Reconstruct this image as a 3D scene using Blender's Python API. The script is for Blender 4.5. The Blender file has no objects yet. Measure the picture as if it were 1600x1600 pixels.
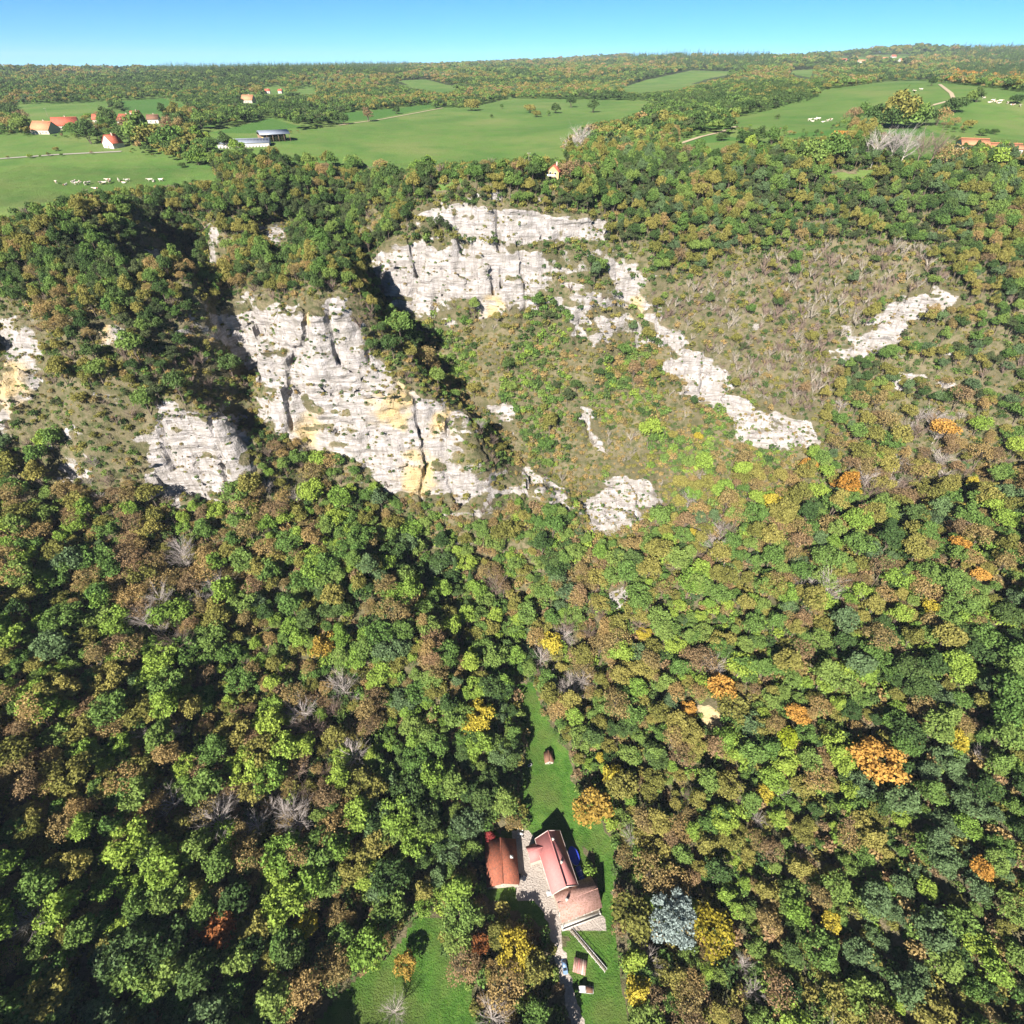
import bpy, bmesh, math, random, time
import numpy as np
from mathutils import Vector, Matrix
T0 = time.time()
sc = bpy.context.scene
R = math.radians

# ------------------------------------------------------------------ camera, sky, sun, exposure
CAM_Z, FPX, PITCH = 240.0, 820.0, R(40.1)      # metres above the farmyard, focal length in 1600-px units
cam_d = bpy.data.cameras.new('camera'); cam = bpy.data.objects.new('camera', cam_d)
sc.collection.objects.link(cam); sc.camera = cam
cam_d.sensor_width = 36.0; cam_d.lens = FPX / 1600 * 36.0
cam_d.clip_start = 1.0; cam_d.clip_end = 30000
cam.location = (0, 0, CAM_Z); cam.rotation_euler = (R(90) - PITCH, 0, 0)

SUN_EL, SUN_AZ = R(35), R(23)                  # the sun stands behind the camera, 23 degrees to its left
world = bpy.data.worlds.new('World'); sc.world = world; world.use_nodes = True
wn = world.node_tree.nodes; wl = world.node_tree.links
sky = wn.new('ShaderNodeTexSky'); sky.sky_type = 'NISHITA'; sky.sun_disc = False
sky.sun_elevation = SUN_EL; sky.sun_rotation = R(180) + SUN_AZ
sky.altitude = 0; sky.air_density = 0.4; sky.dust_density = 0.0; sky.ozone_density = 10.0
bg = wn['Background']; bg.inputs['Strength'].default_value = 0.05
tint = wn.new('ShaderNodeMix'); tint.data_type = 'RGBA'; tint.blend_type = 'MULTIPLY'; tint.inputs[0].default_value = 1.0; tint.inputs[7].default_value = (0.58, 0.98, 0.87, 1)
wl.new(sky.outputs[0], tint.inputs[6]); wl.new(tint.outputs[2], bg.inputs['Color'])
sun_d = bpy.data.lights.new('sun', 'SUN'); sun = bpy.data.objects.new('sun', sun_d)
sc.collection.objects.link(sun)
sun_d.energy = 4.8; sun_d.angle = R(0.5); sun_d.color = (1.0, 0.93, 0.82)
sdir = Vector((math.sin(SUN_AZ) * math.cos(SUN_EL), math.cos(SUN_AZ) * math.cos(SUN_EL), -math.sin(SUN_EL)))
sun.rotation_euler = sdir.to_track_quat('-Z', 'Y').to_euler(); sun.location = (-80, -200, 400)
vs = sc.view_settings; vs.view_transform = 'Standard'; vs.look = 'None'; vs.gamma = 1.0
vs.exposure = 1.75; vs.use_curve_mapping = False
sc.cycles.use_denoising = True
sc.cycles.max_bounces = 6; sc.cycles.diffuse_bounces = 2; sc.cycles.glossy_bounces = 2
sc.cycles.transmission_bounces = 2; sc.cycles.transparent_max_bounces = 4; sc.cycles.volume_bounces = 0

# ------------------------------------------------------------------ helpers: photo <-> world, noise
CP, SP = math.cos(PITCH), math.sin(PITCH)
def ray(px, py):
    u = (px - 800) / FPX; v = (800 - py) / FPX
    return u, CP + v * SP, -SP + v * CP
def PZ(px, py, z):
    a, b, c = ray(px, py); t = (z - CAM_Z) / c
    return (a * t, b * t, z)
def PY(px, py, y):
    a, b, c = ray(px, py); t = y / b
    return (a * t, y, CAM_Z + c * t)
def project(x, y, z):
    x = np.asarray(x, float); y = np.asarray(y, float); dz = np.asarray(z, float) - CAM_Z
    t = y * CP - dz * SP; t = np.where(np.abs(t) < 1e-3, 1e-3, t)
    return 800 + FPX * x / t, 800 - FPX * (y * SP + dz * CP) / t, t
def in_poly(px, py, poly):
    px = np.asarray(px, float); py = np.asarray(py, float); r = np.zeros(px.shape, bool)
    n = len(poly); j = n - 1
    for i in range(n):
        xi, yi = poly[i]; xj, yj = poly[j]
        if yi != yj:
            c = ((yi > py) != (yj > py)) & (px < (xj - xi) * (py - yi) / (yj - yi) + xi)
            r ^= c
        j = i
    return r
def in_any(px, py, polys):
    r = np.zeros(np.asarray(px).shape, bool)
    for p in polys:
        r |= in_poly(px, py, p)
    return r
def smooth(a, b, x):
    t = np.clip((np.asarray(x, float) - a) / (b - a), 0, 1); return t * t * (3 - 2 * t)
_rng = np.random.default_rng(7)
_L3 = _rng.random((64, 64, 64)).astype(np.float32)
def noise3(x, y, z):
    x = np.asarray(x, np.float32); y = np.asarray(y, np.float32); z = np.asarray(z, np.float32)
    xi = np.floor(x); yi = np.floor(y); zi = np.floor(z)
    fx = x - xi; fy = y - yi; fz = z - zi
    fx = fx * fx * (3 - 2 * fx); fy = fy * fy * (3 - 2 * fy); fz = fz * fz * (3 - 2 * fz)
    x0 = xi.astype(np.int32) & 63; y0 = yi.astype(np.int32) & 63; z0 = zi.astype(np.int32) & 63
    x1 = (x0 + 1) & 63; y1 = (y0 + 1) & 63; z1 = (z0 + 1) & 63
    a = _L3[x0, y0, z0] * (1 - fx) + _L3[x1, y0, z0] * fx
    b = _L3[x0, y1, z0] * (1 - fx) + _L3[x1, y1, z0] * fx
    c = _L3[x0, y0, z1] * (1 - fx) + _L3[x1, y0, z1] * fx
    d = _L3[x0, y1, z1] * (1 - fx) + _L3[x1, y1, z1] * fx
    a = a * (1 - fy) + b * fy; c = c * (1 - fy) + d * fy
    return (a * (1 - fz) + c * fz) * 2 - 1
def noise2(x, y, s=0.0):
    return noise3(x, y, np.full(np.asarray(x).shape, s + 0.37, np.float32))
def fbm2(x, y, s=0.0, o=4):
    r = 0; a = 1; t = 0
    for k in range(o):
        r = r + a * noise2(np.asarray(x) * 2**k + 13.7 * k, np.asarray(y) * 2**k - 7.1 * k, s + k * 3.3); t += a; a *= 0.5
    return r / t

# ------------------------------------------------------------------ the lie of the land
# points on the ground read off the photograph: (px, py, height above the farmyard)
CTRL = [
 # valley floor
 (900,1600,-2),(940,1500,-1),(860,1350,0),(930,1330,0),(800,1340,1),(850,1240,2),(840,1130,4),(830,1060,7),
 (870,1180,3),(640,1560,2),(560,1590,5),(690,1480,3),(1010,1540,3),(790,1200,5),(900,1150,8),
 (850,960,20),(910,880,34),(945,840,42),
 # left wooded slope
 (0,1600,44),(0,1400,52),(0,1200,60),(0,1000,72),(0,850,84),(250,1600,26),(250,1400,32),(250,1200,40),(250,1000,54),
 (250,860,68),(480,1500,12),(480,1300,18),(480,1100,30),(480,950,46),(480,820,66),(640,1300,8),(640,1100,16),
 (740,1000,15),(760,880,34),
 # a ravine running down from the second buttress, with a spur on its left
 (560,890,58),(600,960,46),(655,1030,33),(700,1090,22),(590,800,64),(640,870,43),(690,945,26),(735,1010,15),(560,790,70),
 # right wooded slope
 (1600,1600,44),(1600,1400,52),(1600,1200,62),(1600,1000,74),(1600,850,86),(1350,1600,22),(1350,1400,30),(1350,1200,40),
 (1350,1000,54),(1350,860,68),(1120,1500,8),(1120,1300,14),(1120,1100,27),(1120,950,40),(1100,850,52),(1000,1250,6),(1000,1050,20),(1000,900,38),
 # left buttress
 (0,690,108),(0,600,132),(0,540,140),(0,480,154),(0,400,172),(0,345,183),(120,740,94),(120,640,124),(120,540,146),(120,440,164),(120,360,180),
 (270,780,'y',196),(272,640,'y',212),(225,580,135),(190,540,144),(170,440,164),(150,355,180),(335,765,'y',201),(330,660,'y',209),
 # gully between the buttresses
 (395,680,96),(385,610,106),(340,520,120),(300,450,138),(265,400,153),(240,362,169),(215,325,184),
 # second buttress: top, crest, face, foot
 (340,285,184),(330,340,178),(430,300,183),(430,360,172),(330,470,152),(400,440,158),(480,420,164),(515,340,178),(490,300,179),(535,400,168),(553,455,158),
 (480,500,150),(340,495,'y',262),(410,560,132),(500,590,126),(600,590,124),(600,620,118),(640,570,128),(740,680,100),(700,720,'y',223),
 (410,668,103),(500,692,94),(600,752,77),(700,768,'y',217),(780,772,'y',222),(850,775,'y',222),(890,792,'y',220),
 # gully behind the crest
 (585,490,132),(560,440,140),(572,400,150),(530,345,164),(640,540,118),(700,600,102),(760,660,88),(800,720,73),(860,760,61),
 # back wall
 (580,330,'y',368),(540,285,'y',420),(600,395,'y',318),(600,475,'y',303),(650,325,'y',325),(650,385,'y',316),(650,485,'y',303),(700,318,'y',322),(700,385,'y',310),(700,455,'y',303),
 (760,325,'y',314),(760,375,'y',309),(760,392,'y',304),(760,480,'y',297),(830,328,'y',314),(830,372,'y',309),(830,392,'y',304),(820,465,'y',298),(900,335,'y',316),(900,375,'y',310),(900,395,'y',305),(945,345,'y',322),(945,380,'y',314),
 (760,560,'y',278),(830,560,'y',281),(860,640,'y',265),(900,700,'y',252),(930,790,'y',228),(880,470,'y',298),(920,540,'y',285),
 # right ridge and the slope beyond it
 (955,395,'y',312),(975,440,'y',306),(1000,470,'y',302),(1040,520,'y',293),(1090,560,'y',287),(1130,608,'y',277),(1200,650,'y',264),(1270,695,'y',250),
 (985,520,'y',300),(1020,600,'y',275),(1000,680,'y',256),(1010,760,'y',238),(1060,740,'y',244),(1150,720,'y',247),
 (1000,300,'y',342),(1050,400,'y',312),(1100,480,'y',300),(1200,300,'y',345),(1200,380,'y',320),(1200,450,'y',304),(1230,560,'y',282),(1285,548,'y',288),(1300,562,'y',283),(1300,450,'y',306),
 (1365,515,'y',290),(1385,535,'y',285),(1430,462,'y',292),(1450,485,'y',286),(1508,462,'y',286),(1515,478,'y',281),(1400,350,'y',326),(1400,640,'y',262),(1500,700,'y',236),(1400,760,'y',232),(1250,780,'y',226),
 (1300,270,195),(1450,290,'y',338),(1600,500,'y',266),(1600,620,'y',244),(1600,720,'y',222),(1600,400,'y',292),(1600,300,'y',336),(1600,272,196),(1500,600,'y',258),
 # plateau behind the rim
 (0,300,185),(140,287,185),(250,265,187),(0,248,190),(385,222,195),(480,260,189),(600,262,189),(600,220,194),(760,262,189),(865,275,188),(1000,262,193),
 (1170,222,203),(1300,212,206),(1420,255,199),(1540,240,202),(1600,250,201),
]
PTS = [PZ(*c) if len(c) == 3 else PY(c[0], c[1], c[3]) for c in CTRL]
# ground outside the picture: the shoulders on either side and the far flank of the valley behind the camera
PTS += [(-330,60,110),(-330,150,140),(-340,240,172),(-380,330,186),(-300,20,100),(330,40,112),(330,120,128),(340,200,150),(390,300,190),
        (25,-40,-4),(25,-120,-8),(-60,-40,22),(-110,-40,46),(-168,-84,112),(-225,-60,130),(-235,0,105),(-215,-160,160),(-120,-110,62),(-60,-140,30),(110,-40,34),(180,-60,70),(260,-60,110),(90,-140,34),(230,-150,110)]
FAR = [(px,py,'z',z) for px,py,z in [(0,300,185),(140,287,185),(250,265,187),(0,248,190),(385,222,195),(480,260,189),(600,262,189),(600,220,194),(760,262,189),
       (865,275,188),(1000,262,193),(1170,222,203),(1300,212,206),(1420,255,199),(1540,240,202),(1600,250,201),
       (85,200,198),(600,190,198),(880,160,205),(150,160,206),(1600,150,222),(1400,131,227),(1300,165,214),(1190,180,209),(1500,190,209),(1060,180,205),(740,168,203),(420,190,200)]]
FAR += [(px,py,'y',y) for px,py,y in [(690,135,1340),(1010,132,1500),(470,142,1250),(350,140,1200),(850,140,1300),(1160,112,1700),(1250,116,1750),(1340,101,2600),(1220,100,2300),(1500,120,1500),
       (1430,78,3300),(1280,90,3200),(1360,83,3300),(1500,84,3300),(1600,82,3000),(1060,91,3300),(1120,98,3400),(1200,100,3600),(975,89,4600),(930,104,3600),(1005,103,4800),(1530,74,6200),(1480,84,6500),(1590,78,6000),
       (840,114,2300),(720,116,2400),(620,116,2100),(450,114,1700),(350,115,1700),(250,126,1800),(150,124,2000),(0,114,2200),(60,119,3000),(-200,112,2500),(-300,200,700),(-500,300,400),(1800,80,3000),(1900,150,800),(2000,260,400)]]
FPTS = []
for px, py, k, q in FAR:
    FPTS.append(PZ(px, py, q) if k == 'z' else PY(px, py, q))
FPTS += [(x, 8500, 215) for x in (-9000, -5000, -2000, 0, 2500, 6000, 10000)] + [(-9000, 3000, 220), (10000, 3000, 250), (-600, 100, 180), (600, 100, 190)]
def make_rbf(pts, c):
    P = np.array(pts, float); n = len(P)
    d = np.sqrt(((P[:, None, :2] - P[None, :, :2])**2).sum(-1) + c * c)
    A = np.zeros((n + 3, n + 3)); A[:n, :n] = d + np.eye(n) * -0.4; A[:n, n] = 1; A[:n, n+1:] = P[:, :2] / 100; A[n:, :n] = A[:n, n:].T
    w = np.linalg.solve(A, np.r_[P[:, 2], 0, 0, 0])
    def f(x, y):
        x = np.asarray(x, float); y = np.asarray(y, float); s = x.shape; x = x.ravel(); y = y.ravel(); o = np.empty(x.size)
        for i in range(0, x.size, 40000):
            xs = x[i:i+40000]; ys = y[i:i+40000]
            dd = np.sqrt((xs[:, None] - P[:, 0])**2 + (ys[:, None] - P[:, 1])**2 + c * c)
            o[i:i+40000] = dd @ w[:n] + w[n] + w[n+1] * xs / 100 + w[n+2] * ys / 100
        return o.reshape(s)
    return f
near_f = make_rbf(PTS, 5.0); far_f = make_rbf(FPTS, 40.0)
FLOOR = [(x, y) for x, y, z in [PZ(*q, 0) for q in ((780,1290),(905,1270),(960,1440),(985,1600),(840,1600),(770,1440))]]
def H(x, y):
    x = np.asarray(x, float); y = np.asarray(y, float)
    w = smooth(400, 500, np.hypot(x * 0.85, y))
    o = np.zeros(x.shape)
    m = w < 1
    if m.any(): o[m] += (1 - w[m]) * near_f(x[m], y[m])
    m = w > 0
    if m.any():
        d = np.hypot(x[m], y[m])
        o[m] += w[m] * (far_f(x[m], y[m]) + fbm2(x[m] / 260, y[m] / 260, 5.0, 3) * np.clip((d - 500) / 400, 0, 1) * np.clip(d / 500, 1, 4) * 1.6)
    return o
# ------------------------------------------------------------------ regions of the picture (photo pixels)
FIELDS = [
 [(-170,262),(0,248),(190,238),(240,245),(275,258),(330,262),(345,285),(230,296),(130,310),(40,330),(0,347),(-170,372)],
 [(-200,215),(0,212),(60,213),(150,222),(168,232),(0,244),(-200,256)],
 [(24,163),(120,162),(169,158),(162,181),(81,187),(34,180)],
 [(187,158),(256,154),(304,170),(270,177),(202,176)],
 [(435,236),(462,208),(530,195),(692,168),(732,169),(800,154),(1019,158),(985,178),(911,192),(874,219),(871,242),(827,249),(793,258),(732,262),(614,267),(530,262),(450,256)],
 [(327,208),(422,185),(472,198),(391,208)], [(530,177),(600,171),(675,163),(685,166),(590,185),(530,191)],
 [(618,126),(665,124),(719,138),(690,142),(640,133)], [(440,146),(483,136),(500,144)],
 [(965,139),(1010,125),(1080,110),(1168,112),(1110,122),(1060,137),(1000,142)],
 [(1148,186),(1202,173),(1276,155),(1289,141),(1384,128),(1438,126),(1465,129),(1516,134),(1600,145),(1700,148),(1700,240),(1600,240),(1586,232),(1499,222),(1482,200),(1440,196),(1364,202),(1357,185),(1316,182),(1276,203),(1222,204),(1148,192)],
 [(1060,222),(1104,209),(1151,215),(1215,222),(1235,209),(1316,202),(1330,212),(1229,226),(1202,232),(1161,237),(1111,240),(1060,238)],
 [(1371,205),(1440,198),(1499,222),(1495,256),(1411,259),(1400,222)], [(1290,270),(1350,266),(1411,271),(1350,276),(1320,285),(1297,280)],
 [(1229,111),(1273,108),(1266,121),(1242,117)],
 [(672,292),(720,281),(725,287),(690,298)],
]
ROCKS = [
 [(640,332),(690,318),(770,325),(950,345),(948,378),(870,372),(840,387),(780,372),(745,378),(700,347)],
 [(575,405),(650,385),(655,358),(668,390),(720,380),(770,385),(840,395),(848,440),(810,472),(755,492),(740,458),(700,455),(660,492),(615,482),(590,435)],
 [(848,458),(905,478),(918,512),(900,518),(880,478)], [(925,490),(952,497),(945,520),(930,548)],
 [(330,490),(400,482),(440,470),(480,478),(530,458),(552,470),(545,500),(565,540),(600,575),(640,612),(730,640),(738,672),(685,690),(720,738),(785,770),(760,782),(700,768),(650,772),(600,755),(560,718),(520,702),(490,692),(440,674),(412,664),(408,600),(370,560),(345,520)],
 [(785,732),(830,728),(892,770),(888,798),(850,775),(788,774)],
 [(948,393),(975,420),(1002,465),(1037,512),(1065,530),(1138,590),(1128,612),(1100,622),(1040,578),(1033,545),(1008,490),(975,460),(953,430)],
 [(1040,600),(1140,612),(1178,640),(1272,660),(1278,692),(1200,704),(1155,682),(1130,640)],
 [(1278,548),(1330,528),(1365,518),(1368,492),(1430,458),(1470,449),(1512,459),(1462,482),(1422,497),(1392,532),(1350,558),(1300,562)],
 [(898,788),(960,742),(1012,748),(1044,790),(1002,812),(945,845),(918,812)],
 [(905,620),(925,640),(945,705),(930,708),(905,650)], [(755,628),(800,640),(808,682),(768,662)], [(700,640),(740,650),(735,680),(705,670)],
 [(0,545),(40,548),(64,575),(22,632),(0,665)], [(0,488),(55,485),(62,560),(0,550)], [(255,630),(300,640),(400,645),(398,690),(345,770),(262,785),(225,740)],
 [(75,715),(135,738),(100,764)], [(298,343),(340,350),(335,364)], [(398,348),(455,342),(440,392),(410,372)], [(138,498),(188,510),(192,538),(150,532)],
 [(945,925),(975,915),(985,935),(955,948)], [(1085,1100),(1120,1103),(1130,1145),(1105,1140)],
]
OCHRE = [(20,605,30),(612,632,30),(480,682,22),(685,668,16),(655,742,26),(992,480,14),(480,498,9),(768,488,18),(165,515,14),(1108,1125,28),(700,640,10)]
LAWN = [
 [(805,1065),(835,1060),(850,1120),(880,1165),(905,1235),(935,1290),(950,1400),(962,1440),(980,1600),(985,1720),(925,1720),(880,1480),(905,1420),(940,1400),(925,1330),(890,1290),(830,1300),(810,1230),(825,1150)],
 [(490,1600),(560,1525),(615,1485),(645,1435),(698,1435),(695,1490),(735,1540),(745,1620),(770,1760),(480,1760)],
 [(918,1260),(955,1310),(965,1440),(945,1440)],
]
YARD = [[(800,1300),(826,1296),(842,1330),(862,1370),(880,1420),(945,1428),(945,1452),(878,1458),(884,1500),(897,1550),(914,1605),(916,1720),(896,1720),(892,1605),(872,1520),(855,1440),(835,1405),(806,1412),(800,1360)]]
HOUSE_CLEAR = [[(752,1296),(905,1290),(930,1400),(950,1450),(868,1460),(800,1418),(758,1400)]]

# ------------------------------------------------------------------ near ground, cliffs and gullies (rock with real relief)
def new_mat(name):
    m = bpy.data.materials.new(name); m.use_nodes = True; nt = m.node_tree
    for n in list(nt.nodes): nt.nodes.remove(n)
    return m, nt
def N(nt, kind, **kw):
    n = nt.nodes.new('ShaderNode' + kind)
    for k, v in kw.items():
        if k in n.inputs: n.inputs[k].default_value = v
        else: setattr(n, k, v)
    return n
def L(nt, a, b): nt.links.new(a, b)
def mixc(nt, fac, a, b, mode='MIX'):
    n = nt.nodes.new('ShaderNodeMix'); n.data_type = 'RGBA'; n.blend_type = mode
    for s, v in ((n.inputs[0], fac), (n.inputs[6], a), (n.inputs[7], b)):
        if isinstance(v, bpy.types.NodeSocket): nt.links.new(v, s)
        elif isinstance(v, tuple): s.default_value = (*v, 1) if len(v) == 3 else v
        else: s.default_value = v
    return n.outputs[2]
def mathn(nt, op, a, b=0.0, c=None):
    n = nt.nodes.new('ShaderNodeMath'); n.operation = op
    for s, v in zip(n.inputs, (a, b) if c is None else (a, b, c)):
        if isinstance(v, bpy.types.NodeSocket): nt.links.new(v, s)
        else: s.default_value = v
    return n.outputs[0]
def noise_tex(nt, scale, detail=4, vec=None, rough=0.55):
    n = N(nt, 'TexNoise', Scale=scale, Detail=detail, Roughness=rough)
    if vec is not None: nt.links.new(vec, n.inputs['Vector'])
    return n.outputs['Fac']
def ramp(nt, fac, stops):
    r = nt.nodes.new('ShaderNodeValToRGB'); e = r.color_ramp.elements
    while len(e) < len(stops): e.new(0.5)
    for k, (p, c) in enumerate(stops):
        e[k].position = p; e[k].color = (*c, 1) if len(c) == 3 else (c[0], c[0], c[0], 1)
    nt.links.new(fac, r.inputs[0]); return r.outputs[0]
def finish(nt, color, rough=0.9, bump=None, strength=0.5, dist=0.3, spec=0.2, metallic=0.0):
    b = N(nt, 'BsdfPrincipled', Roughness=rough, Metallic=metallic); b.inputs['Specular IOR Level'].default_value = spec
    if isinstance(color, tuple): b.inputs['Base Color'].default_value = (*color, 1)
    else: nt.links.new(color, b.inputs['Base Color'])
    if bump is not None:
        bp = N(nt, 'Bump', Strength=strength, Distance=dist); nt.links.new(bump, bp.inputs['Height']); nt.links.new(bp.outputs[0], b.inputs['Normal'])
    o = N(nt, 'OutputMaterial'); nt.links.new(b.outputs[0], o.inputs['Surface']); return b

def pasture_color(nt, pos, tone=None):
    n1 = noise_tex(nt, 0.011, 5, pos, 0.6); n2 = noise_tex(nt, 0.09, 6, pos, 0.65); n4 = noise_tex(nt, 0.028, 3, pos)
    g = ramp(nt, n1, [(0.32, (0.048, 0.112, 0.022)), (0.5, (0.078, 0.145, 0.031)), (0.68, (0.118, 0.155, 0.047))])
    g = mixc(nt, ramp(nt, n2, [(0.35, (0.0,)), (0.7, (0.5,))]), g, (0.108, 0.122, 0.045))
    g = mixc(nt, ramp(nt, n4, [(0.52, (0.0,)), (0.7, (0.6,))]), g, (0.045, 0.108, 0.023))
    if tone is not None: g = mixc(nt, tone, g, (0.042, 0.108, 0.022))
    return g
def ground_material():
    m, nt = new_mat('ground_and_limestone')
    pos = N(nt, 'NewGeometry').outputs['Position']
    at = N(nt, 'VertexColor', layer_name='cover'); sep = N(nt, 'SeparateColor'); L(nt, at.outputs['Color'], sep.inputs[0])
    rock, lawn, ochre, path = sep.outputs[0], sep.outputs[1], sep.outputs[2], at.outputs['Alpha']
    n_big = noise_tex(nt, 0.06, 4, pos); n_mid = noise_tex(nt, 0.35, 5, pos); n_fine = noise_tex(nt, 1.6, 4, pos, 0.65)
    mp = N(nt, 'Mapping'); mp.inputs['Scale'].default_value = (0.12, 0.12, 0.9); L(nt, pos, mp.inputs[0])
    strat = noise_tex(nt, 1.0, 5, mp.outputs[0], 0.6)
    mp2 = N(nt, 'Mapping'); mp2.inputs['Scale'].default_value = (0.6, 0.6, 0.06); L(nt, pos, mp2.inputs[0])
    streak = noise_tex(nt, 1.0, 4, mp2.outputs[0], 0.6)
    dry = ramp(nt, n_mid, [(0.3, (0.035, 0.048, 0.018)), (0.42, (0.075, 0.078, 0.035)), (0.58, (0.15, 0.125, 0.08)), (0.75, (0.085, 0.085, 0.038))])
    soil = mixc(nt, ramp(nt, n_big, [(0.4, (0.0,)), (0.62, (0.7,))]), dry, (0.07, 0.065, 0.035))
    stone = ramp(nt, strat, [(0.28, (0.09, 0.082, 0.075)), (0.42, (0.25, 0.23, 0.225)), (0.6, (0.375, 0.35, 0.35)), (0.8, (0.23, 0.215, 0.212))])
    stone = mixc(nt, ramp(nt, streak, [(0.34, (0.75,)), (0.5, (0.0,))]), stone, (0.15, 0.135, 0.125))
    stone = mixc(nt, ramp(nt, n_mid, [(0.42, (0.0,)), (0.62, (0.6,))]), stone, (0.20, 0.185, 0.165))
    yel = ramp(nt, n_mid, [(0.3, (0.34, 0.24, 0.10)), (0.6, (0.40, 0.31, 0.17))])
    stone = mixc(nt, ochre, stone, yel)
    moss = ramp(nt, n_fine, [(0.38, (0.0,)), (0.52, (1.0,))])       # grass and moss in the joints
    edge = mathn(nt, 'SUBTRACT', mathn(nt, 'MULTIPLY', rock, 1.75), mathn(nt, 'MULTIPLY', n_fine, 0.55))
    edge = mathn(nt, 'SUBTRACT', edge, mathn(nt, 'MULTIPLY', n_mid, 0.55))
    rk = ramp(nt, edge, [(0.12, (0.0,)), (0.30, (1.0,))])
    col = mixc(nt, rk, soil, stone)
    g1 = ramp(nt, n_mid, [(0.3, (0.03, 0.075, 0.012)), (0.5, (0.046, 0.11, 0.016)), (0.7, (0.07, 0.13, 0.024))])
    g1 = mixc(nt, ramp(nt, n_big, [(0.45, (0.0,)), (0.65, (0.7,))]), g1, (0.08, 0.105, 0.028))
    col = mixc(nt, ramp(nt, mathn(nt, 'ADD', lawn, mathn(nt, 'MULTIPLY', mathn(nt, 'SUBTRACT', n_mid, 0.5), 0.7)), [(0.4, (0.0,)), (0.6, (1.0,))]), col, g1)
    pas = N(nt, 'VertexColor', layer_name='pasture'); sp2 = N(nt, 'SeparateColor'); L(nt, pas.outputs['Color'], sp2.inputs[0])
    col = mixc(nt, ramp(nt, mathn(nt, 'ADD', sp2.outputs[0], mathn(nt, 'MULTIPLY', mathn(nt, 'SUBTRACT', n_mid, 0.5), 0.5)), [(0.4, (0.0,)), (0.6, (1.0,))]), col, pasture_color(nt, pos))
    gv = ramp(nt, n_fine, [(0.3, (0.28, 0.24, 0.215)), (0.7, (0.37, 0.33, 0.30))])
    col = mixc(nt, ramp(nt, mathn(nt, 'ADD', path, mathn(nt, 'MULTIPLY', mathn(nt, 'SUBTRACT', n_fine, 0.5), 0.5)), [(0.45, (0.0,)), (0.6, (1.0,))]), col, gv)
    hgt = mathn(nt, 'ADD', mathn(nt, 'MULTIPLY', strat, 1.2), n_fine)
    finish(nt, col, 0.95, hgt, 0.9, 0.7, 0.1)
    return m

VOX = 1.5
gx = np.arange(-345, 346, VOX); gy = np.arange(-186, 441, VOX); gz = np.arange(-14, 213, VOX)
GX, GY = np.meshgrid(gx, gy, indexing='ij')
GH = H(GX, GY)
d1, d2 = np.gradient(GH, VOX); SL = np.hypot(d1, d2)
k = np.ones(7) / 7
SLs = np.apply_along_axis(lambda v: np.convolve(v, k, 'same'), 0, SL); SLs = np.apply_along_axis(lambda v: np.convolve(v, k, 'same'), 1, SLs)
gpx, gpy, _ = project(GX, GY, GH)
rockpoly = in_any(gpx, gpy, ROCKS)
rk0 = np.apply_along_axis(lambda v: np.convolve(v, k, 'same'), 0, rockpoly.astype(float)); rk0 = np.apply_along_axis(lambda v: np.convolve(v, k, 'same'), 1, rk0)
steep = np.clip(smooth(0.9, 1.8, SLs) * 0.30 + 0.85 * rk0, 0, 1)
# benches: the limestone stands in beds, steep faces between narrow ledges
bed = 17.0; u = GH / bed + 0.35 * fbm2(GX / 70, GY / 70, 2.0, 2); fr = u - np.floor(u)
GH = GH + steep * 0.55 * bed * ((np.floor(u) + smooth(0.28, 0.72, fr)) - u)
GH += 0.5 * fbm2(GX / 9, GY / 9, 9.0, 3) * (1 - steep)
# levelled ground under the farm buildings
for cx, cy, hx, hy, zz in ((-4.0, 68.4, 8.5, 9.5, 0.2), (19.0, 62.0, 13.0, 18.0, 0.0), (4.0, 62.0, 6.0, 14.0, 0.1)):
    d_ = np.maximum(np.abs(GX - cx) - hx, np.abs(GY - cy) - hy); w_ = smooth(7.0, 0.0, d_); GH = GH * (1 - w_) + zz * w_
d1, d2 = np.gradient(GH, VOX); SL = np.hypot(d1, d2)
def ground_z(x, y):
    x = np.asarray(x, float); y = np.asarray(y, float)
    i = np.clip((x - gx[0]) / VOX, 0, len(gx) - 1.001); j = np.clip((y - gy[0]) / VOX, 0, len(gy) - 1.001)
    i0 = i.astype(int); j0 = j.astype(int); a = i - i0; b = j - j0
    zn = (GH[i0, j0] * (1-a) * (1-b) + GH[i0+1, j0] * a * (1-b) + GH[i0, j0+1] * (1-a) * b + GH[i0+1, j0+1] * a * b)
    ins = (x > gx[0]) & (x < gx[-1]) & (y > gy[0]) & (y < gy[-1])
    if ins.all(): return zn
    return np.where(ins, zn, H(x, y))
def slope_at(x, y):
    i = np.clip(((np.asarray(x) - gx[0]) / VOX).astype(int), 0, len(gx) - 1); j = np.clip(((np.asarray(y) - gy[0]) / VOX).astype(int), 0, len(gy) - 1)
    return SL[i, j]
def on_ground(px, py, lift=0.0):
    a, b, c = ray(px, py); lo = 20.0; t = lo
    prev = lo
    while t < 7000:
        if CAM_Z + c * t - float(ground_z(np.array([a*t]), np.array([b*t]))[0]) - lift < 0: break
        prev = t; t += max(0.8, t * 0.006)
    lo, hi = prev, t
    for _ in range(18):
        mid = (lo + hi) / 2
        if CAM_Z + c * mid - float(ground_z(np.array([a*mid]), np.array([b*mid]))[0]) - lift < 0: hi = mid
        else: lo = mid
    return Vector((a * hi, b * hi, CAM_Z + c * hi - lift))
F = (gz[None, None, :] - GH[:, :, None]) / np.sqrt(1 + SL**2)[:, :, None]
F = np.clip(F, -6, 6).astype(np.float32)
idx = np.nonzero((np.abs(F) < 5.5) & (steep > 0.03)[:, :, None])
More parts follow.
